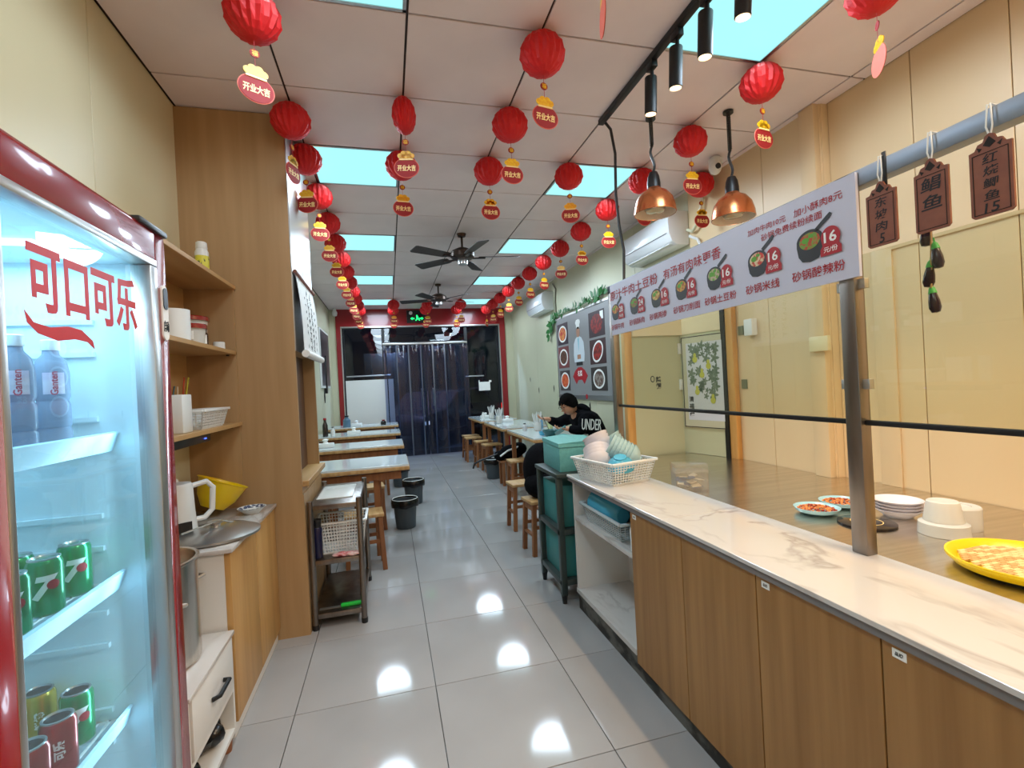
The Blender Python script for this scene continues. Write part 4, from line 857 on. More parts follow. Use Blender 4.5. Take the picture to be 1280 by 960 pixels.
# spotlight track
tr = thing('light_track', 'black ceiling light track running over the service counter', 'light track', (1.35, 1.1, 2.935))
MB().box((1.333, -.9, 2.935), (1.367, 2.685, 2.966)).done('rail', m_blackm, tr, bevel=.003)
m_lens = mat('spot_lens', (255, 240, 220), .3, emit=(255, 214, 160), estr=1.6)
names = ['farthest', 'second farthest', 'third farthest', 'fourth farthest, cut by the top edge', 'fifth, out of sight overhead', 'sixth, out of sight overhead']
for k, (x, y) in enumerate(SPOTS):
    t = thing('spotlight', names[k] + ' black cylinder spotlight on the ceiling track', 'spotlight', (x, y, 2.935), 0, 'track spotlights')
    MB().box((x - .016, y - .03, 2.90), (x + .016, y + .03, 2.935)).done('adapter', m_blackm, t, bevel=.003)
    MB().cyl((x, y, 2.87), .009, .035, 10).done('joint', m_blackm, t)
    M = Matrix.Translation((x, y + .012, 2.87)) @ Matrix.Rotation(.1, 4, 'X')
    MB().lathe([(.028, 0), (.030, -.004), (.030, -.175), (.027, -.178), (.026, -.168), (0, -.168)], (0, 0, 0), 28, M).done('barrel', m_blackm, t)
    MB().cyl((0, 0, -.1785), .0262, .002, 20, M=M).done('lens', m_lens, t)
# heat lamps
for k, (x, y, zr, cord) in enumerate(((1.645, 2.60, 2.37, 1), (2.09, 2.456, 2.305, 1))):
    t = thing('heat_lamp', ['copper pendant heat lamp, the left of the pair over the counter', 'copper pendant heat lamp, the right of the pair over the banner'][k], 'pendant lamp', (x, y, 2.96))
    M = Matrix.Translation((x, y, zr))
    MB().lathe([(.124, 0), (.126, .003), (.122, .04), (.108, .09), (.08, .128), (.045, .148), (.036, .165), (.034, .165), (.042, .146), (.076, .124), (.103, .088), (.117, .04), (.120, .004), (.124, 0)], (0, 0, 0), 40, M).done('shade', m_copper, t)
    MB().lathe([(.1215, .002), (.1185, .006), (.1150, .04), (.100, .084), (.072, .119), (.036, .139)], (0, 0, 0), 40, M, cap=False).done('inner_shade', m_lampin, t)
    MB().lathe([(.04, .11), (.060, .07), (.064, .03), (.055, .015), (0, .010)], (0, 0, 0), 24, M).done('bulb', mat('reflector_bulb', (180, 168, 150), .12, .5) if k == 0 else bpy.data.materials['reflector_bulb'], t)
    MB().lathe([(.040, .155), (.040, .19), (.034, .23), (.024, .255), (.01, .262)], (0, 0, 0), 24, M).done('socket', m_black, t)
    z1 = zr + .26; pts = [(x, y, z1)]; 
    for q in range(1, 9): pts.append((x + .012 * math.sin(q * .8), y, z1 + .02 * q))
    MB().tube(pts, .008, 8).done('cable', m_black, t)
    zt = pts[-1][2]; co = []; n = int((2.955 - zt) / .0085)
    for q in range(n * 6): a = q * PI / 3; co.append((x + .011 * math.cos(a), y + .011 * math.sin(a), zt + (2.95 - zt) * q / (n * 6)))
    MB().tube(co, .0028, 5).done('coil_cord', m_black, t)
    MB().cyl((x, y, 2.95), .03, .014, 20).done('ceiling_cap', m_black, t)
tag(MB().tube([(1.37, 2.66, 2.94), (1.40, 2.655, 2.90), (1.42, 2.65, 2.75), (1.41, 2.65, 2.5), (1.42, 2.645, 2.3), (1.44, 2.64, 2.15), (1.43, 2.64, 1.96), (1.405, 2.64, 1.94)], .009, 8).done('power_cable', m_black), 'thick black cable dropping from the track end to the banner', 'cable')
t = thing('security_camera', 'small white camera hanging where ceiling meets the kitchen wall', 'camera', (2.45, 3.0, 2.86))
MB().lathe([(.05, 0), (.05, .03), (.03, .05)], (2.42, 3.0, 2.915), 20).done('mount', m_wplastic, t); MB().ball((2.40, 2.98, 2.88), (.045, .045, .055), 16, 10).done('head', m_wplastic, t); MB().cyl((0, 0, 0), .02, .01, 16, M=faceY((2.39, 2.94, 2.87))).done('lens', m_black, t)
# ------------------------------------------------------------------ paper lanterns
ln = thing('paper_lantern', '', 'lantern', (0, 0, 0))
R_, NA, NJ = .1, 36, 11; vs = []; fs = []
for j in range(NJ + 1):
    th = PI * (.004 + .992 * j / NJ)
    for i in range(NA):
        a = 2 * PI * i / NA; k_ = 1 + (.05 if i % 2 else -.05) * math.sin(th) + (.022 if (i // 2 + j) % 2 else -.022); vs.append((R_ * math.sin(th) * k_ * math.cos(a), R_ * math.sin(th) * k_ * math.sin(a), -.1 + .094 * math.cos(th)))
for j in range(NJ):
    for i in range(NA):
        k_ = (i + 1) % NA; fs.append((j * NA + i, (j + 1) * NA + i, (j + 1) * NA + k_, j * NA + k_))
MB().add(vs, fs).done('paper_ball', m_paper, ln, smooth=0, local=True)
MB().tube([(0, 0, 0), (0, 0, -.31)], .0012, 5).done('string', m_redink, ln, local=True)
md = MB().prism(ellipse(0, 0, .019, .017, 12), .003, faceY((0, .0015, -.245))).done('medallion', m_bagred, ln, local=True, smooth=0)
MB().mesh(text_mesh('福', .024, .0006), faceY((0, -.003, -.245))).done('lettering', m_gold, md, local=True, smooth=0)
bag = []
for k in range(28):
    a = PI * .82 + 2 * PI * k / 28 * .68 + .0; a = math.radians(125) + math.radians(290) * k / 27
    bag.append((.064 * math.cos(a), -.04 + .052 * math.sin(a)))
bg = MB().prism([(x * 1.06, -.04 + (y + .04) * 1.07) for x, y in bag], .002, faceY((0, .002, -.345))).done('lucky_bag', m_bagedge, ln, local=True, smooth=0)
MB().prism(bag, .003, faceY((0, .0006, -.345))).done('bag_front', m_bagred, bg, local=True, smooth=0)
cn = MB()
for (x, y, r) in ((-.03, .024, .016), (-.012, .036, .017), (.012, .036, .017), (.03, .024, .016), (0, .02, .02), (-.02, .012, .014), (.02, .012, .014)): cn.prism(ellipse(x, y, r, r * .9, 12), .004, faceY((0, -.0002, -.345)))
cn.done('gold_coins', m_gold, bg, local=True, smooth=0)
MB().box((-.038, -.006, -.345), (.038, -.002, -.338)).done('gold_tie', m_goldink, bg, local=True, smooth=0)
me = text_mesh('开业大吉', 1, .03); MB().mesh(me, faceY((0, -.0032, -.388)) @ fit(me, .098, .034)).done('lettering', m_goldink, bg, local=True, smooth=0)
rows = {0: 'in the left-hand lantern row', 1: 'in the row left of the fans', 2: 'in the row through the fans', 3: 'in the row right of the fans', 4: 'in the long right-hand lantern row', 5: 'tight against the right wall'}
spots = [(0, 0, .0), (0, 1, .15)] + [(0, j, 0) for j in range(2, 13)] + [(1, 1, 0), (1, 2, 0), (1, 11, 0), (1, 12, 0)] + [(2, -1, 0), (2, 0, 0), (2, 1, 0), (2, 2, 0), (2, 11, .1), (2, 12, 0)] + [(3, 2, 0), (3, 11, 0), (3, 12, 0)] + [(4, j, 0) for j in range(-1, 13)] + [(5, 2, 0)]
cnt = {}
first = True
for (i, j, dy) in spots:
    o = ln if first else clone(ln); first = False
    x = LX(i) if i != 5 else 2.47
    o.location = (x, LY(j) + dy, ZC - .004)
    k = cnt.get(i, 0); cnt[i] = k + 1
    rz = {(0, 0): .5, (0, 1): 1.2, (1, 1): -.15, (2, -1): 1.25, (4, -1): 1.0, (4, 0): .15, (0, 2): -.2}.get((i, j), rr.uniform(-.35, .35))
    if (i, j) == (4, 12): rz = .9
    o.rotation_euler = (0, 0, rz)
    n_ = {0: 13, 1: 4, 2: 6, 3: 3, 4: 14}.get(i, 1)
    o['label'] = ('red paper lantern with gold money-bag tag, %s %s' % ('farthest' if k == n_ - 1 else ORD[k], rows[i])) if n_ > 1 else 'red paper lantern with money-bag tag, tight against the right wall'
    o['group'] = 'red paper lanterns hanging from the ceiling'
    if (i, j) == (1, 1):
        for c_ in o.children:
            if c_.name.startswith('paper_ball'): c_.scale = (.62, 1, 1)
# ------------------------------------------------------------------ ceiling fans
m_blade = mat('fan_blade', (58, 50, 48), .5); m_fbody = mat('fan_bronze', (70, 56, 48), .3, .7)
fn = thing('ceiling_fan', '', 'ceiling fan')
MB().cyl((0, 0, -.03), .04, .03, 20, .05).done('canopy', m_fbody, fn, local=True)
MB().cyl((0, 0, -.16), .012, .14, 10).done('rod', m_fbody, fn, local=True)
MB().lathe([(.05, -.15), (.07, -.16), (.11, -.18), (.125, -.20), (.125, -.245), (.10, -.265), (.05, -.27)], seg=28).done('motor', m_fbody, fn, local=True)
MB().lathe([(.05, -.27), (.055, -.28), (.05, -.32), (.03, -.33), (0, -.33)], seg=20).done('light_cup', m_alu, fn, local=True)
for k in range(5):
    M = Matrix.Rotation(2 * PI * k / 5, 4, 'Z')
    bl_ = MB().prism([(.17, -.045), (.22, -.06), (.58, -.075), (.60, -.06), (.60, .05), (.58, .06), (.22, .05), (.17, .04)], .006, M @ Matrix.Translation((0, 0, -.25)) @ Matrix.Rotation(.2, 4, 'X')).done('blade', m_blade, fn, local=True, smooth=0)
    MB().box((.10, -.02, -.262), (.24, .02, -.254), M).done('bracket', m_fbody, bl_, local=True, smooth=0)
fn.location = (.82, 4.94, ZC - .005); fn.rotation_euler = (0, 0, -.12); fn['label'] = 'nearer dark ceiling fan with five blades'
f2 = clone(fn); f2.location = (.82, 7.4, ZC - .005); f2.rotation_euler = (0, 0, .35); f2['label'] = 'farther dark ceiling fan with five blades'
# ------------------------------------------------------------------ air conditioners
m_ac = mat('ac_white', (226, 230, 232), .25, coat=.3)
for k, (y0, y1, lab) in enumerate(((3.60, 4.42, 'white air conditioner high on the right wall behind the heat lamps'), (7.1, 7.95, 'white air conditioner high on the right wall far beyond the menu board'))):
    t = thing('air_conditioner', lab, 'air conditioner', (2.5, (y0 + y1) / 2, 2.5))
    L = y1 - y0; M = frame((2.598, y0, 2.5), (-1, 0, 0), (0, 0, 1), (0, 1, 0))
    pr_ = [(0, 0), (.12, 0), (.17, .03), (.20, .10), (.205, .20), (.19, .27), (.14, .295), (0, .295)]
    b = MB(); b.prism(pr_, L, M); b.done('housing', m_ac, t, bevel=.008)
    MB().box((2.43, y0 + .05, 2.512), (2.48, y1 - .05, 2.518), None).done('flap', m_wplastic, t, smooth=0)
    MB().box((2.392, y0 + .03, 2.60), (2.396, y1 - .03, 2.603), None).done('panel_line', m_darkgap, t, smooth=0)
tag(MB().tube([(2.57, 3.58, 2.62), (2.56, 3.5, 2.58), (2.55, 3.42, 2.62), (2.57, 3.36, 2.8), (2.57, 3.42, 2.92), (2.58, 3.5, 2.96)], .014, 8).done('pipe', m_creamr), 'cream pipe looping up from the nearer air conditioner', 'pipe')
tag(MB().tube([(2.575, 3.56, 2.56), (2.57, 3.45, 2.5), (2.575, 3.40, 2.4), (2.58, 3.40, 2.2)], .012, 8).done('drain_hose', m_wplastic), 'pale hose hanging beside the nearer air conditioner', 'hose')
tag(MB().tube([(2.58, 7.05, 2.9), (2.585, 6.95, 2.8), (2.585, 7.0, 2.6), (2.585, 6.98, 2.3)], .012, 8).done('cable', mat('grey_cable', (120, 118, 100), .6)), 'grey cable running down beside the farther air conditioner', 'cable')
# ------------------------------------------------------------------ menu board with chef
mb_ = thing('menu_board', 'grey menu board with six dish photos and a printed chef', 'menu board', (2.58, 6.03, 1.10))
PU = lambda u, v, d=.0: Vector((2.578 - d, 6.97 - u, 1.16 + v))
MB().box((2.578, 5.10, 1.16), (2.599, 6.97, 2.31)).done('panel', mat('grey_poster', (140, 140, 140), .4), mb_, smooth=0)
b = MB().box((2.57, 5.06, 1.10), (2.599, 6.99, 1.16)).box((2.57, 5.06, 2.31), (2.599, 6.99, 2.335)).box((2.57, 6.97, 1.16), (2.599, 6.99, 2.31)).box((2.57, 5.06, 1.16), (2.599, 5.10, 2.31)); b.done('frame', m_alu, mb_, smooth=0)
def ppr(pts, d, th, name, m, par=mb_): return MB().prism(pts, th, faceX(PU(0, 0, d), -1)).done(name, m, par, smooth=0)
fcol = [((190, 40, 36), (220, 150, 70)), ((70, 44, 36), (110, 70, 50)), ((190, 60, 30), (220, 110, 60)), ((150, 30, 20), (90, 20, 16)), ((160, 34, 20), (96, 24, 14)), ((150, 140, 130), (90, 60, 50))]
bgc = [(60, 40, 50), (120, 60, 60), (70, 60, 60), (50, 30, 34), (60, 30, 30), (50, 44, 40)]
pcs = [(.03, .46, .75, 1.07), (.03, .46, .40, .72), (.06, .46, .06, .36), (1.21, 1.68, .745, 1.07), (1.21, 1.68, .40, .715), (1.21, 1.68, .06, .36)]
for k, (u0, u1, v0, v1) in enumerate(pcs):
    p = ppr(rectp(u0, v0, u1, v1), .0, .002, 'dish_photo', mat('photo_bg_%d' % k, bgc[k], .5), mb_)
    cu, cv = (u0 + u1) / 2, (v0 + v1) / 2; tilt = 0 if k not in (4,) else .5
    e1 = ellipse(0, 0, .17, .125, 24); e2 = ellipse(0, 0, .14, .1, 24)
    rt = lambda e: [(cu + x * math.cos(tilt) - y * math.sin(tilt), cv + x * math.sin(tilt) + y * math.cos(tilt)) for x, y in e]
    if k != 3: ppr(rt(e1), .002, .001, 'printed_plate', m_whiteink, p)
    else: ppr(rectp(u1 - .12, v1 - .12, u1 - .03, v1 - .02), .002, .001, 'printed_cloth', m_whiteink, p)
    ppr(rt(e2 if k != 3 else e1), .003, .001, 'printed_food', mat('poster_food_%d' % k, fcol[k][0], .5, col2=fcol[k][1], scale=(22, 22, 22), lo=.42, hi=.56), p)
cu = .84
m_chef = mat('chef_white', (206, 214, 220), .5); m_pskin = mat('printed_skin', (176, 128, 100), .5)
cf = ppr([(cu - .17, .46), (cu - .19, .56), (cu - .17, .72), (cu - .10, .79), (cu - .04, .81), (cu + .04, .81), (cu + .10, .79), (cu + .17, .72), (cu + .19, .56), (cu + .17, .46)], .0, .002, 'printed_chef', m_chef, mb_)
ppr(ellipse(cu, .875, .06, .075, 20), .002, .001, 'printed_face', m_pskin, cf)
ppr([(cu - .055, .92), (cu + .055, .92), (cu + .06, .97), (cu + .085, 1.0), (cu + .075, 1.035), (cu + .02, 1.05), (cu - .05, 1.045), (cu - .085, 1.01), (cu - .06, .97)], .002, .001, 'printed_hat', m_whiteink, cf)
ppr(rectp(cu - .06, .50, cu + .06, .56), .002, .001, 'printed_hands', m_pskin, cf); ppr(rectp(cu - .11, .41, cu + .11, .46), .0, .002, 'printed_apron', m_blackink, cf)
ppr([(cu - .03, .79), (cu, .60), (cu + .03, .79)], .002, .001, 'printed_scarf', m_rimb, cf)
lg = ppr([(cu - .26, .26), (cu - .17, .34), (cu - .06, .385), (cu + .06, .385), (cu + .17, .34), (cu + .26, .26), (cu + .14, .15), (cu + .07, .21), (cu - .07, .21), (cu - .14, .15)], .0, .002, 'red_emblem', m_redink, mb_)
me = text_mesh('名菜', 1, .02); MB().mesh(me, faceX(PU(cu, .30, .003), -1) @ fit(me, .16, .08)).done('lettering', m_whiteink, lg, smooth=0)
MB().prism(ellipse(0, 0, .035, .035, 16), .003, faceX(PU(1.05, -.02, .008), -1)).done('round_sticker', m_redink, mb_, smooth=0)
for k in range(6): MB().box((-.004, -.004, 0), (.0, .004, .05), None) if False else None
# vine
vn = thing('plastic_vine', 'green plastic leaf garland draped over the top of the menu board', 'garland', (2.56, 6.2, 2.33))
path = [(2.57, 7.25, 2.10), (2.57, 7.2, 2.25), (2.565, 7.05, 2.34), (2.56, 6.8, 2.36), (2.555, 6.5, 2.37), (2.56, 6.1, 2.36), (2.555, 5.8, 2.38), (2.56, 5.5, 2.38), (2.56, 5.2, 2.40)]
MB().tube(path, .006, 6).done('vine_stem', m_leaf, vn)
lf = [(0, 0), (.022, .02), (.028, .05), (.012, .085), (0, .10), (-.012, .085), (-.028, .05), (-.022, .02)]
leaf = None
for k in range(90):
    u = (k / 90) ** 1 * (len(path) - 1); i = min(int(u), len(path) - 2); f_ = u - i; p = Vector(path[i]).lerp(Vector(path[i + 1]), f_)
    dens = 1.3 if i < 2 or i == 7 else .8
    M = Matrix.Rotation(rr.uniform(-1.4, 1.4), 4, 'X') @ Matrix.Rotation(rr.uniform(-.5, .5), 4, 'Y') @ faceX((0, 0, 0), -1) @ Matrix.Rotation(rr.uniform(-1.5, 1.5), 4, 'Z') @ Matrix.Scale(dens, 4)
    if leaf is None: leaf = MB().prism(lf, .002).done('leaf', m_leaf, vn, local=True, smooth=0); o = leaf
    else: o = link('leaf', leaf.data, None, vn)
    o.matrix_local = Matrix.Translation(p - org(vn) + Vector((-.02, 0, rr.uniform(-.02, .02)))) @ M
# wall marks
for k, (y, z, s_) in enumerate([(8.6, 1.42, .05), (8.1, 1.22, .06), (7.3, 1.25, .06), (7.05, 1.10, .08), (5.9, 1.0, .07)]):
    tag(MB().prism([(0, -s_), (s_ * .4, -s_ * .2), (s_ * .2, s_), (-s_ * .3, s_ * .4)], .002, faceX((2.6, y, z), -1)).done('wall_sticker', m_darkgap, smooth=0), '%s small dark sticker on the right dining wall' % ['farthest', 'second farthest', 'middle', 'second nearest', 'nearest'][k], 'sticker')
# left wall picture
t = thing('framed_picture', 'tall dark framed picture on the left wall near the shop front', 'picture', (-1.03, 8.6, 1.47))
MB().box((-1.048, 8.1, 1.45), (-1.02, 9.2, 2.43)).done('frame', m_wplastic, t, bevel=.003); MB().box((-1.02, 8.14, 1.49), (-1.017, 9.17, 2.40)).done('print', mat('dark_print', (34, 36, 44), .3, col2=(84, 78, 86), scale=(4, 4, 4), lo=.5, hi=.7), t, smooth=0)
t = tag(MB().box((-1.046, 8.55, 1.36), (-1.0, 8.62, 2.0)).prism([(0, 0), (.06, .1), (.02, .25), (-.04, .12)], .01, faceX((-1.045, 8.5, 1.2))).done('wall_ornament', m_black, bevel=.002), 'thin black ornament hanging below the dark framed picture', 'ornament')
# ------------------------------------------------------------------ shop front fittings
cu_ = thing('strip_curtain', 'clear plastic strip curtain hanging over the glass door', 'curtain', (.76, YF - .1, .05))
MB().box((-.08, YF - .11, 2.245), (1.60, YF - .07, 2.285)).done('curtain_rail', m_alu, cu_, bevel=.003)
for k in range(7):
    x0 = -.07 + .237 * k; z0 = .03; vs = []; yb = YF - .10 + (.012 if k % 2 else 0)
    for j in range(2):
        z = 2.245 if j else z0
        for i in range(7): vs.append((x0 + .25 * i / 6, yb + .012 * math.sin(i / 6 * PI) - (0 if j else .02 * math.sin(k * 1.7)), z))
    fs = [(i, i + 1, i + 8, i + 7) for i in range(6)]
    s_ = MB().add(vs, fs).done('strip', m_pvc, cu_)
    if k in (1, 2, 3, 4, 5): MB().box((x0, yb - .004, z0), (x0 + .03, yb - .001, 2.245)).done('strip_edge', m_pvce, s_, smooth=0)
tag(MB().box((-.80, YF - .03, .45), (-.03, YF - .015, 1.58)).box((-.03, YF - .03, .45), (-.02, YF - .01, 1.58)).done('white_film', m_white, smooth=0), 'white board fixed on the lower left shop window', 'board')
tag(MB().box((-.0, YF - .02, .45), (.10, YF - .01, 1.58)).done('white_film', m_white, smooth=0), 'narrow white board beside the left edge of the strip curtain', 'board')
for k, (x0, x1, z) in enumerate(((-.78, .05, 1.66), (1.55, 1.93, 1.56))): tag(MB().tube([(x0, YF - .03, z), (x1, YF - .03, z)], .014, 10).done('window_bar', m_alu), ['long silver bar above the white board on the left window', 'short silver bar on the right window beside the curtain'][k], 'bar')
t = thing('paper_notice', 'small white paper notice taped on the right shop window', 'notice', (1.98, YF - .01, 1.25))
MB().box((1.82, YF - .012, 1.25), (2.06, YF - .008, 1.43)).done('sheet', m_whiteink, t, smooth=0); MB().box((1.82, YF - .014, 1.42), (1.84, YF - .009, 1.47)).box((2.04, YF - .014, 1.42), (2.09, YF - .009, 1.46)).done('tape', m_whiteink, t, smooth=0)
ex = thing('exit_sign', 'dark exit sign with glowing green figure on the red lintel', 'exit sign', (.62, YF - .08, 2.72))
MB().box((.42, YF - .08, 2.68), (.80, YF - .052, 2.93)).done('housing', m_black, ex, bevel=.004)
m_ex = mat('exit_green', (30, 230, 110), .4, emit=(30, 255, 120), estr=1.3)
EF = faceY((.62, YF - .081, 2.765))
MB().prism(ellipse(-.0, .058, .014, .014, 12), .002, EF).prism([(-.015, .045), (.02, .045), (.035, .0), (.06, -.04), (.045, -.045), (.015, -.01), (-.02, -.045), (-.035, -.04), (-.01, .0)], .002, EF).done('running_figure', m_ex, ex, smooth=0)
MB().prism([(-.13, 0), (-.09, .03), (-.09, .012), (-.05, .012), (-.05, -.012), (-.09, -.012), (-.09, -.03)], .002, EF).prism([(.13, 0), (.09, -.03), (.09, -.012), (.05, -.012), (.05, .012), (.09, .012), (.09, .03)][::1], .002, EF).done('arrows', m_ex, ex, smooth=0)
MB().cyl((0, 0, 0), .035, .02, 16, M=faceY((.50, YF - .08, 2.875))).done('lamp_head', m_wplastic, ex)
t = thing('security_camera', 'small white camera in the far left ceiling corner', 'camera', (-.92, 9.55, 2.84)); MB().cyl((-.92, 9.55, 2.90), .03, .06, 14).done('mount', m_wplastic, t); MB().lathe([(.0, -.06), (.04, -.05), (.05, 0), (.04, .04)], (-.92, 9.55, 2.87), 16).done('head', m_wplastic, t)

# ------------------------------------------------------------------ stools
st = thing('wooden_stool', '', 'stool')
MB().box((-.145, -.115, .405), (.145, .115, .43)).done('seat', m_stool, st, local=True, bevel=.004)
for sx in (-1, 1):
    for sy in (-1, 1):
        MB().bar((sx * .135, sy * .105, 0), (sx * .115, sy * .09, .405), .034, .034).done('leg', m_leg, st, local=True, bevel=.002, seg=1)
for sx in (-1, 1): MB().bar((sx * .126, -.1, .16), (sx * .126, .1, .16), .026, .018).done('stretcher', m_leg, st, local=True)
for sy in (-1, 1): MB().bar((-.125, sy * .098, .22), (.125, sy * .098, .22), .018, .026).done('stretcher', m_leg, st, local=True)
for sx in (-1, 1): MB().bar((sx * .12, -.09, .375), (sx * .12, .09, .375), .02, .045).done('apron', m_leg, st, local=True)
stools = [(1.17, 3.70, .1, 'wooden stool under the black coat, nearest the dark rack'), (1.20, 4.37, .05, 'wooden stool second from the dark rack along the aisle'), (1.52, 5.66, 0, 'wooden stool beside the near right table'),
          (1.54, 7.40, .1, 'wooden stool tucked under the far half of the middle right table'), (1.50, 7.91, .05, 'wooden stool between the middle and last right tables'), (1.44, 8.55, 0, 'wooden stool beside the last right table'), (1.46, 8.95, .1, 'wooden stool nearest the curtain on the right'),
          (2.33, 5.22, 1.57, 'wooden stool the seated person sits on'),
          (-.235, 3.87, .08, 'wooden stool behind the steel rack'), (-.73, 4.82, 0, 'wooden stool behind the first left table, by the wall'), (-.24, 4.93, .1, 'wooden stool behind the first left table, by the bin'), (-.46, 5.18, 0, 'wooden stool in front of the second left table'),
          (-.70, 6.35, 0, 'wooden stool behind the second left table, by the wall'), (-.2, 6.5, 0, 'wooden stool behind the second left table, aisle side'), (-.2, 8.0, 0, 'wooden stool behind the third left table, aisle side'), (-.65, 7.95, 0, 'wooden stool behind the third left table, by the wall')]
for k, (x, y, a, l) in enumerate(stools):
    o = st if k == 0 else clone(st); o.location = (x, y, 0); o.rotation_euler = (0, 0, a); o['label'] = l; o['group'] = 'wooden stools'
# tables
def table(x0, y0, x1, y1, lab, grp):
    t = thing('dining_table', lab, 'table', ((x0 + x1) / 2, (y0 + y1) / 2, 0), 0, grp)
    MB().box((x0 + .006, y0 + .006, .735), (x1 - .006, y1 - .006, .752)).done('tabletop', m_ttop, t, bevel=.001, seg=1)
    MB().box((x0, y0, .705), (x1, y1, .7355)).done('wood_edge', m_stool, t, bevel=.003)
    wide = x1 - x0 > y1 - y0
    for x in ((x0 + .2, x1 - .27) if wide else (x0 + .07, x1 - .07)):
        for y in ((y0 + .12, y1 - .12) if wide else (y0 + .07, y1 - .07)): MB().box((x - .025, y - .025, 0), (x + .025, y + .025, .705)).done('leg', m_leg, t, bevel=.002, seg=1)
    for y in (y0 + .07, y1 - .07): MB().box((x0 + .07, y - .012, .63), (x1 - .07, y + .012, .69)).done('apron', m_leg, t, smooth=0)
    if x1 - x0 > y1 - y0: MB().box((x0 + .2, (y0 + y1) / 2 - .015, .18), (x1 - .27, (y0 + y1) / 2 + .015, .22)).box((x0 + .185, y0 + .12, .18), (x0 + .215, y1 - .12, .22)).box((x1 - .285, y0 + .12, .18), (x1 - .255, y1 - .12, .22)).done('stretcher', m_leg, t)
    return t
for k, y in enumerate((4.0, 5.46, 7.03, 8.62)): table(-1.045, y, .135, y + .62, ['first white-topped table on the left, behind the steel rack', 'second white-topped table on the left', 'third white-topped table on the left', 'last white-topped table on the left, before the white board'][k], 'tables on the left')
for k, (y0, y1) in enumerate(((4.97, 6.17), (6.42, 7.75), (8.05, 9.35))): table(1.5, y0, 2.16, y1, ['nearest white-topped table on the right, where the person sits', 'middle white-topped table on the right', 'last white-topped table on the right, beside the curtain'][k], 'tables on the right')
# bins
bi = thing('rubbish_bin', '', 'bin')
MB().lathe([(.09, 0), (.095, .005), (.115, .27), (.108, .27), (.09, .01), (0, .01)], seg=28).done('bin', m_bin, bi, local=True)
ln_ = []
for q in range(29): pass
vs = []; fs = []
for j, (r, z) in enumerate([(.100, .20), (.125, .285), (.128, .28), (.134, .235), (.131, .215)]):
    for i in range(28): a = 2 * PI * i / 28; vs.append(((r + .004 * (i % 2) + .003 * math.sin(3 * a)) * math.cos(a), (r + .004 * (i % 2)) * math.sin(a), z + (.006 * math.sin(5 * a) if j > 2 else 0)))
fs = [(j * 28 + i, j * 28 + (i + 1) % 28, (j + 1) * 28 + (i + 1) % 28, (j + 1) * 28 + i) for j in range(4) for i in range(28)]
MB().add(vs, fs).done('liner', m_binbag, bi, local=True)
MB().lathe([(.118, .284), (.122, .290), (.126, .286), (.118, .284)], seg=28).done('rim', m_wplastic, bi, local=True)
for k, (x, y, l) in enumerate(((.10, 4.84, 'grey rubbish bin with black liner standing in the aisle, nearest'), (.23, 5.8, 'grey rubbish bin with black liner behind the nearest bin'), (.10, 6.9, 'grey rubbish bin with black liner, farthest on the left side'), (1.42, 6.80, 'grey rubbish bin under the middle right table'))):
    o = bi if k == 0 else clone(bi); o.location = (x, y, 0); o['label'] = l; o['group'] = 'grey rubbish bins'
# bag and stick near the right tables
t = thing('black_bag', 'black bag with white straps lying on the seat by the middle right table', 'bag', (1.62, 6.2, .28))
b = MB().ball((1.58, 6.29, .435), (.17, .11, .10), 16, 10).ball((1.68, 6.29, .47), (.12, .10, .09), 14, 8).ball((1.42, 6.28, .40), (.09, .08, .07), 14, 8); b.done('body', m_cloth, t)
MB().tube([(1.40, 6.2, .40), (1.50, 6.18, .47), (1.62, 6.19, .50), (1.70, 6.25, .52)], .012, 8).done('strap', m_wplastic, t)
tag(MB().box((1.42, 6.19, .0), (1.46, 6.22, .31)).box((1.70, 6.19, .0), (1.74, 6.22, .31)).box((1.40, 6.18, .31), (1.76, 6.41, .335)).box((1.42, 6.36, 0), (1.46, 6.40, .31)).box((1.70, 6.36, 0), (1.74, 6.40, .31)).done('low_stool', m_leg, bevel=.002), 'low dark wooden stool under the black bag', 'stool')
tag(MB().tube([(1.0, 6.05, .30), (1.02, 6.05, .36), (1.08, 6.08, .38), (1.38, 6.24, .43)], .012, 8).done('umbrella', m_black), 'thin black umbrella sticking out from the bag into the aisle', 'umbrella')
# black coat on first stool
b = MB().ball((1.20, 3.80, .64), (.15, .16, .22), 20, 14).ball((1.19, 3.72, .53), (.16, .15, .115), 18, 10).ball((1.27, 3.84, .66), (.14, .15, .20), 18, 10)
tag(b.done('coat', m_cloth), 'black padded coat heaped on the nearest right stool', 'coat')
# ------------------------------------------------------------------ things on the tables
def cup_sticks(x, y, lab, n=12, h=.11):
    t = thing('chopstick_holder', lab, 'holder', (x, y, .752))
    MB().lathe([(.035, 0), (.045, .01), (.05, h), (.047, h), (.042, .012), (0, .01)], (x, y, .752), 20).done('cup', m_clear, t)
    for q in range(n):
        a = q * 2.4; MB().bar((x + .015 * math.cos(a), y + .015 * math.sin(a), .766), (x + .06 * math.cos(a), y + .06 * math.sin(a), .752 + .21 + .015 * (q % 3)), .007, .004).done('chopstick', m_wplastic, t)
cup_sticks(1.80, 5.75, 'clear cup of white chopsticks on the nearest right table')
cup_sticks(1.66, 7.30, 'clear cup of white chopsticks on the middle right table')
cup_sticks(1.76, 8.35, 'clear cup of white chopsticks on the last right table')
def tissue(x, y, lab, z=.752):
    t = thing('tissue_pack', lab, 'tissues', (x, y, z)); MB().box((x - .09, y - .05, z), (x + .09, y + .05, z + .05)).done('pack', m_wplastic, t, bevel=.008)
    MB().lathe([(.035, .048), (.02, .07), (.035, .09), (.01, .10), (0, .10)], (x, y, z), 9).done('tissue', m_whiteink, t)
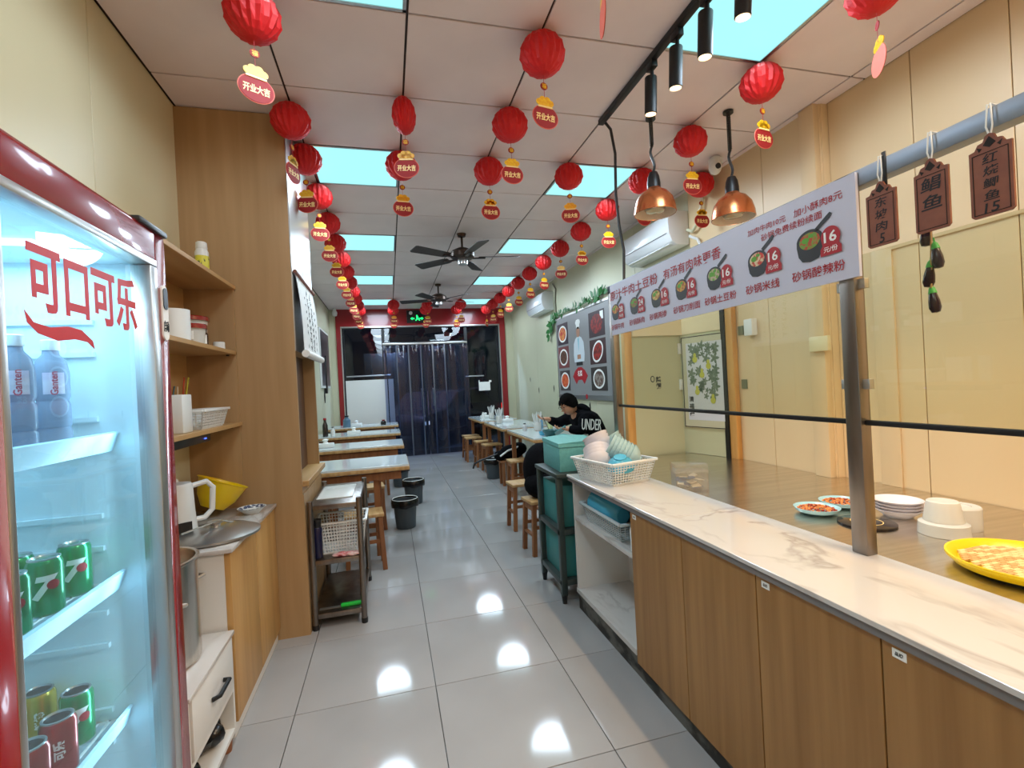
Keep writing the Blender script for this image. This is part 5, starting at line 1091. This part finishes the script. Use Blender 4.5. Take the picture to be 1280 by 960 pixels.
tissue(1.72, 8.7, 'white tissue pack on the last right table'); tissue(1.83, 7.45, 'white tissue pack on the middle right table'); tissue(-.72, 5.72, 'white tissue pack on the second left table'); tissue(-.52, 7.25, 'white tissue pack on the third left table'); tissue(-.58, 8.85, 'white tissue pack on the last left table')
def sbottle(x, y, col, h, lab, z=.752, r=.028):
    t = thing('condiment_bottle', lab, 'bottle', (x, y, z)); mm = mat('bottle_%d' % int(x * 100 + y * 1000), col, .2)
    MB().lathe([(r, 0), (r * 1.05, .01), (r * 1.05, h * .6), (r * .5, h * .8), (r * .5, h * .9)], (x, y, z), 16).done('body', mm, t); MB().cyl((x, y, z + h * .9), r * .6, h * .1, 12).done('cap', m_black if col[0] > 60 else m_redink, t)
sbottle(-.90, 7.2, (44, 34, 30), .26, 'tall dark sauce bottle on the third left table by the wall', r=.035); sbottle(-.80, 7.2, (220, 220, 216), .13, 'short white shaker on the third left table'); sbottle(-.74, 8.8, (90, 120, 140), .2, 'blue-grey jar on the last left table', r=.06)
sbottle(-.12, 8.75, (30, 26, 26), .09, 'short black jar on the last left table', r=.045)
sbottle(1.62, 8.4, (226, 226, 222), .14, 'white shaker on the last right table'); sbottle(1.93, 6.0, (120, 160, 190), .16, 'pale blue bottle on the nearest right table'); sbottle(2.02, 5.9, (200, 206, 150), .12, 'pale green jar on the nearest right table', r=.035); sbottle(1.66, 5.85, (190, 190, 190), .10, 'small grey shaker on the nearest right table')
t = thing('blue_dish', 'small blue dish on the near edge of the nearest right table', 'dish', (1.72, 5.25, .752)); MB().lathe([(.045, 0), (.05, 0), (.062, .04), (.058, .04), (.045, .006), (0, .006)], (1.72, 5.25, .752), 24).done('dish', m_bluebowl, t)
# ------------------------------------------------------------------ the seated person
pe = thing('person', 'person in a black hoodie with white sleeve print and glasses, bent over a table', 'person', (2.28, 5.14, 0))
PX, PY = 0.0, 0.12
def V_(x, y, z): return (x + PX, y + PY, z)
hip = V_(2.33, 5.05, .50); ab = V_(2.34, 5.04, .66); ch = V_(2.25, 5.03, .84); up = V_(2.14, 5.03, .96); nk = V_(2.07, 5.02, 1.01); hb_ = V_(2.035, 5.01, 1.05); hc = V_(2.00, 5.0, 1.085); ht = V_(1.985, 5.0, 1.14)
shn = V_(2.14, 4.86, .93); eln = V_(2.05, 4.80, .80); wrn = V_(1.90, 4.88, .835)
shf = V_(2.12, 5.20, .93); elf = V_(1.95, 5.30, .86); wrf = V_(1.80, 5.22, .93)
hpn = V_(2.30, 4.95, .50); knn = V_(1.95, 4.95, .52); ann = V_(1.98, 4.95, .10); ton = V_(1.84, 4.95, .05)
hpf = V_(2.30, 5.15, .50); knf = V_(1.94, 5.16, .52); anf = V_(1.97, 5.16, .10); tof = V_(1.83, 5.16, .05)
B = [hip, ab, ch, up, nk, hb_, hc, ht, shn, eln, wrn, shf, elf, wrf, hpn, knn, ann, ton, hpf, knf, anf, tof]
E_ = [(0, 1), (1, 2), (2, 3), (3, 4), (4, 5), (5, 6), (6, 7), (3, 8), (8, 9), (9, 10), (3, 11), (11, 12), (12, 13), (0, 14), (14, 15), (15, 16), (16, 17), (0, 18), (18, 19), (19, 20), (20, 21)]
RB = [.13, .12, .13, .10, .052, .06, .088, .075, .06, .042, .028, .06, .042, .028, .08, .06, .042, .035, .08, .06, .042, .035]
# hands: palm and five fingers on each wrist, in the same body mesh
def hand(ix, wr, d, side, B, E_, RB):
    d = Vector(d).normalized(); s_ = Vector(side).normalized(); n = d.cross(s_)
    wv = Vector(wr); p = wv + d * .045; B.append(tuple(p)); RB.append((.034, .018)); pi_ = len(B) - 1; E_.append((ix, pi_))
    for q in range(4):
        o_ = (q - 1.5) * .020; L = (.058, .07, .074, .066)[::-1][q] if q else .055
        k0 = p + d * .035 + s_ * o_; k1 = k0 + d * L * .45 - n * .012; k2 = k1 + d * L * .25 - n * .028
        a0 = len(B); B += [tuple(k0), tuple(k1), tuple(k2)]; RB += [.0095, .0085, .0075]; E_ += [(pi_, a0), (a0, a0 + 1), (a0 + 1, a0 + 2)]
    t0 = wv + d * .03 + s_ * -.034; t1 = t0 + d * .03 - s_ * .018 - n * .012; t2 = t1 + d * .028 - n * .012
    a0 = len(B); B += [tuple(t0), tuple(t1), tuple(t2)]; RB += [.012, .010, .0085]; E_ += [(pi_, a0), (a0, a0 + 1), (a0 + 1, a0 + 2)]
hand(10, wrn, (-1, .12, .02), (0, 1, .1), B, E_, RB); hand(13, wrf, (-1, -.1, .1), (0, 1, .2), B, E_, RB)
bm2 = skin_mesh([tuple(v) for v in B], E_, [r if isinstance(r, tuple) else (r * .93, r * .93) for r in RB], 0, 2)
MB().mesh(bm2).done('body', m_skin, pe, smooth=180)
# head shape, features
hd = Vector(hc); fw = Vector((-.90, -.22, -.30)).normalized(); sdv = Vector((0, 1, 0)); sdv = (sdv - fw * sdv.dot(fw)).normalized(); upv = sdv.cross(fw) * -1
if upv.z < 0: upv = -upv
HM = Matrix((fw, sdv, upv)).transposed().to_4x4(); HM.translation = hd + fw * .01
hv = MB(); hv.ball((0, 0, .01), (.098, .076, .118), 24, 18, HM)
hv.prism([(.085, .0), (.118, -.03), (.09, -.035)], .022, HM @ frame((0, -.011, 0), (1, 0, 0), (0, 0, 1), (0, 1, 0)) @ Matrix.Scale(1, 4))
face_o = hv.done('face', m_skin, pe, smooth=180)
for s_ in (-1, 1):
    MB().ball((.087, .030 * s_, .012), (.008, .012, .006), 10, 6, HM).done('eye', m_blackink, face_o)
    MB().ball((-.005, .077 * s_, -.005), (.018, .010, .028), 10, 8, HM).done('ear', m_skin, face_o)
MB().ball((.086, 0, -.06), (.01, .022, .006), 10, 6, HM).done('mouth', mat('lip', (150, 80, 74), .5), face_o)
g = MB()
for s_ in (-1, 1):
    for q in range(16):
        a, a2 = 2 * PI * q / 16, 2 * PI * (q + 1) / 16
        g.bar(HM @ Vector((.104, .031 * s_ + .024 * math.cos(a), .01 + .018 * math.sin(a))), HM @ Vector((.104, .031 * s_ + .024 * math.cos(a2), .01 + .018 * math.sin(a2))), .0025)
    g.bar(HM @ Vector((.102, .054 * s_, .014)), HM @ Vector((.0, .082 * s_, .012)), .003)
g.bar(HM @ Vector((.106, -.008, .014)), HM @ Vector((.106, .008, .014)), .0025)
g.done('glasses', m_blackm, pe)
hr = MB(); vs = []; fs = []; NH, MH = 28, 14
for j in range(MH + 1):
    for i in range(NH):
        a = 2 * PI * i / NH; front = max(0, math.cos(a)); lim = PI * (.62 - .26 * front ** 1.5); th = lim * j / MH
        rr_ = 1 + .03 * math.sin(7 * a) * math.sin(th) + .02 * rr.random()
        vs.append(((.112 * math.sin(th) * math.cos(a) - .006) * rr_, .09 * math.sin(th) * math.sin(a) * rr_, .015 + .132 * math.cos(th) * rr_))
for j in range(MH):
    for i in range(NH): fs.append((j * NH + i, (j + 1) * NH + i, (j + 1) * NH + (i + 1) % NH, j * NH + (i + 1) % NH))
for q in range(16):
    a = -1.1 + 2.2 * q / 15; p0 = Vector((.085 * math.cos(a), .08 * math.sin(a), .075)); n0 = len(vs)
    vs += [p0 + Vector((0, -.012, .01)), p0 + Vector((0, .012, .01)), p0 + Vector((.032, .0, -.026 - .012 * (q % 3)))]; vs += [p0 + Vector((-.02, 0, 0))]; fs += [(n0, n0 + 1, n0 + 2), (n0, n0 + 2, n0 + 3), (n0 + 1, n0 + 3, n0 + 2)]
hb2 = MB().add(vs, fs, HM)
for q in range(90):
    a = rr.uniform(-PI, PI); t = rr.uniform(.25, 1.45) * (1 - .22 * max(0, math.cos(a))); p0 = Vector((.108 * math.sin(t) * math.cos(a) - .006, .088 * math.sin(t) * math.sin(a), .015 + .13 * math.cos(t)))
    dn = Vector((p0.x, p0.y, -.02 + p0.z * .2)).normalized(); w_ = Vector((-math.sin(a), math.cos(a), 0)) * .012
    hb2.add([p0 + w_ - dn * .006, p0 - w_ - dn * .006, p0 + dn * .016 + Vector((0, 0, -.022)), p0 + dn * .008], [(0, 1, 3), (0, 3, 2), (1, 2, 3), (0, 2, 1)], HM)
hb2.done('hair', m_hair, pe, smooth=20)
# hoodie: torso and sleeves a little fuller than the body
HB = [hip, ab, ch, up, Vector(nk) * .7 + Vector(up) * .3, shn, eln, Vector(wrn).lerp(Vector(eln), .12), shf, elf, Vector(wrf).lerp(Vector(elf), .12)]
HE = [(0, 1), (1, 2), (2, 3), (3, 4), (3, 5), (5, 6), (6, 7), (3, 8), (8, 9), (9, 10)]
HR = [.165, .165, .17, .135, .085, .088, .068, .045, .088, .068, .045]
MB().mesh(skin_mesh([tuple(v) for v in HB], HE, HR, 0, 2)).done('hoodie', m_cloth, pe, smooth=180)
ho = MB()
Hc = Vector(up).lerp(Vector(nk), .4) + Vector((.075, 0, .045))
ho.ball((0, 0, 0), (.09, .12, .055), 18, 10, Matrix.Translation(Hc) @ Matrix.Rotation(.7, 4, 'Y')); ho.done('hood', m_cloth, pe)
TB = [hip, hpn, knn, Vector(ann) + Vector((0, 0, .03)), hpf, knf, Vector(anf) + Vector((0, 0, .03))]
MB().mesh(skin_mesh([tuple(v) for v in TB], [(0, 1), (1, 2), (2, 3), (0, 4), (4, 5), (5, 6)], [.15, .10, .082, .06, .10, .082, .06], 0, 2)).done('trousers', mat('dark_trousers', (24, 24, 30), .8), pe, smooth=180)
for a_, b_ in ((ann, ton), (anf, tof)):
    MB().ball(((a_[0] + b_[0]) / 2 - .01, a_[1], .045), (.13, .045, .045), 14, 8).done('shoe', m_black, pe)
# sleeve print, standing proud of the near side of the jacket
me = text_mesh('UNDER', 1, 0)
SM = frame((2.15 + PX, 4.835 + PY - .095, .87), (1, .08, -.1), (.1, 0, 1), (0, -1, .05)) @ fit(me, .24, .12)
MB().mesh(text_mesh('UNDER', 1, 0, .004), SM).done('sleeve_print', m_whiteink, pe, smooth=0)
t = thing('phone', 'phone leaning in the hand of the seated person', 'phone', (1.80, 5.02, .78))
MB().box((-.075, -.002, -.038), (.075, .006, .038), Matrix.Translation((1.82, 4.97, .815)) @ Matrix.Rotation(-.5, 4, 'Y') @ Matrix.Rotation(.7, 4, 'X')).done('case', m_tealp, t, bevel=.002); MB().box((-.07, -.004, -.034), (.07, -.002, .034), Matrix.Translation((1.82, 4.97, .815)) @ Matrix.Rotation(-.5, 4, 'Y') @ Matrix.Rotation(.7, 4, 'X')).done('screen', m_rimb, t, smooth=0)
t = thing('noodle_bowl', 'dark noodle bowl in front of the seated person', 'bowl', (1.76, 5.08, .752)); MB().lathe([(.05, 0), (.06, 0), (.09, .05), (.095, .07), (.09, .07), (.055, .012), (0, .01)], (1.75, 5.10, .752), 28).done('bowl', m_darkteal, t)
tag(MB().bar((1.72, 5.30, .98), (1.74, 5.12, .82), .005).done('chopsticks', m_black), 'thin chopsticks held over the bowl by the seated person', 'chopsticks')
tag(MB().box((1.7, 5.0, .752), (1.95, 5.18, .757), None).done('napkin', m_tealp, bevel=.001), 'dark teal mat beside the bowl on the nearest right table', 'mat')
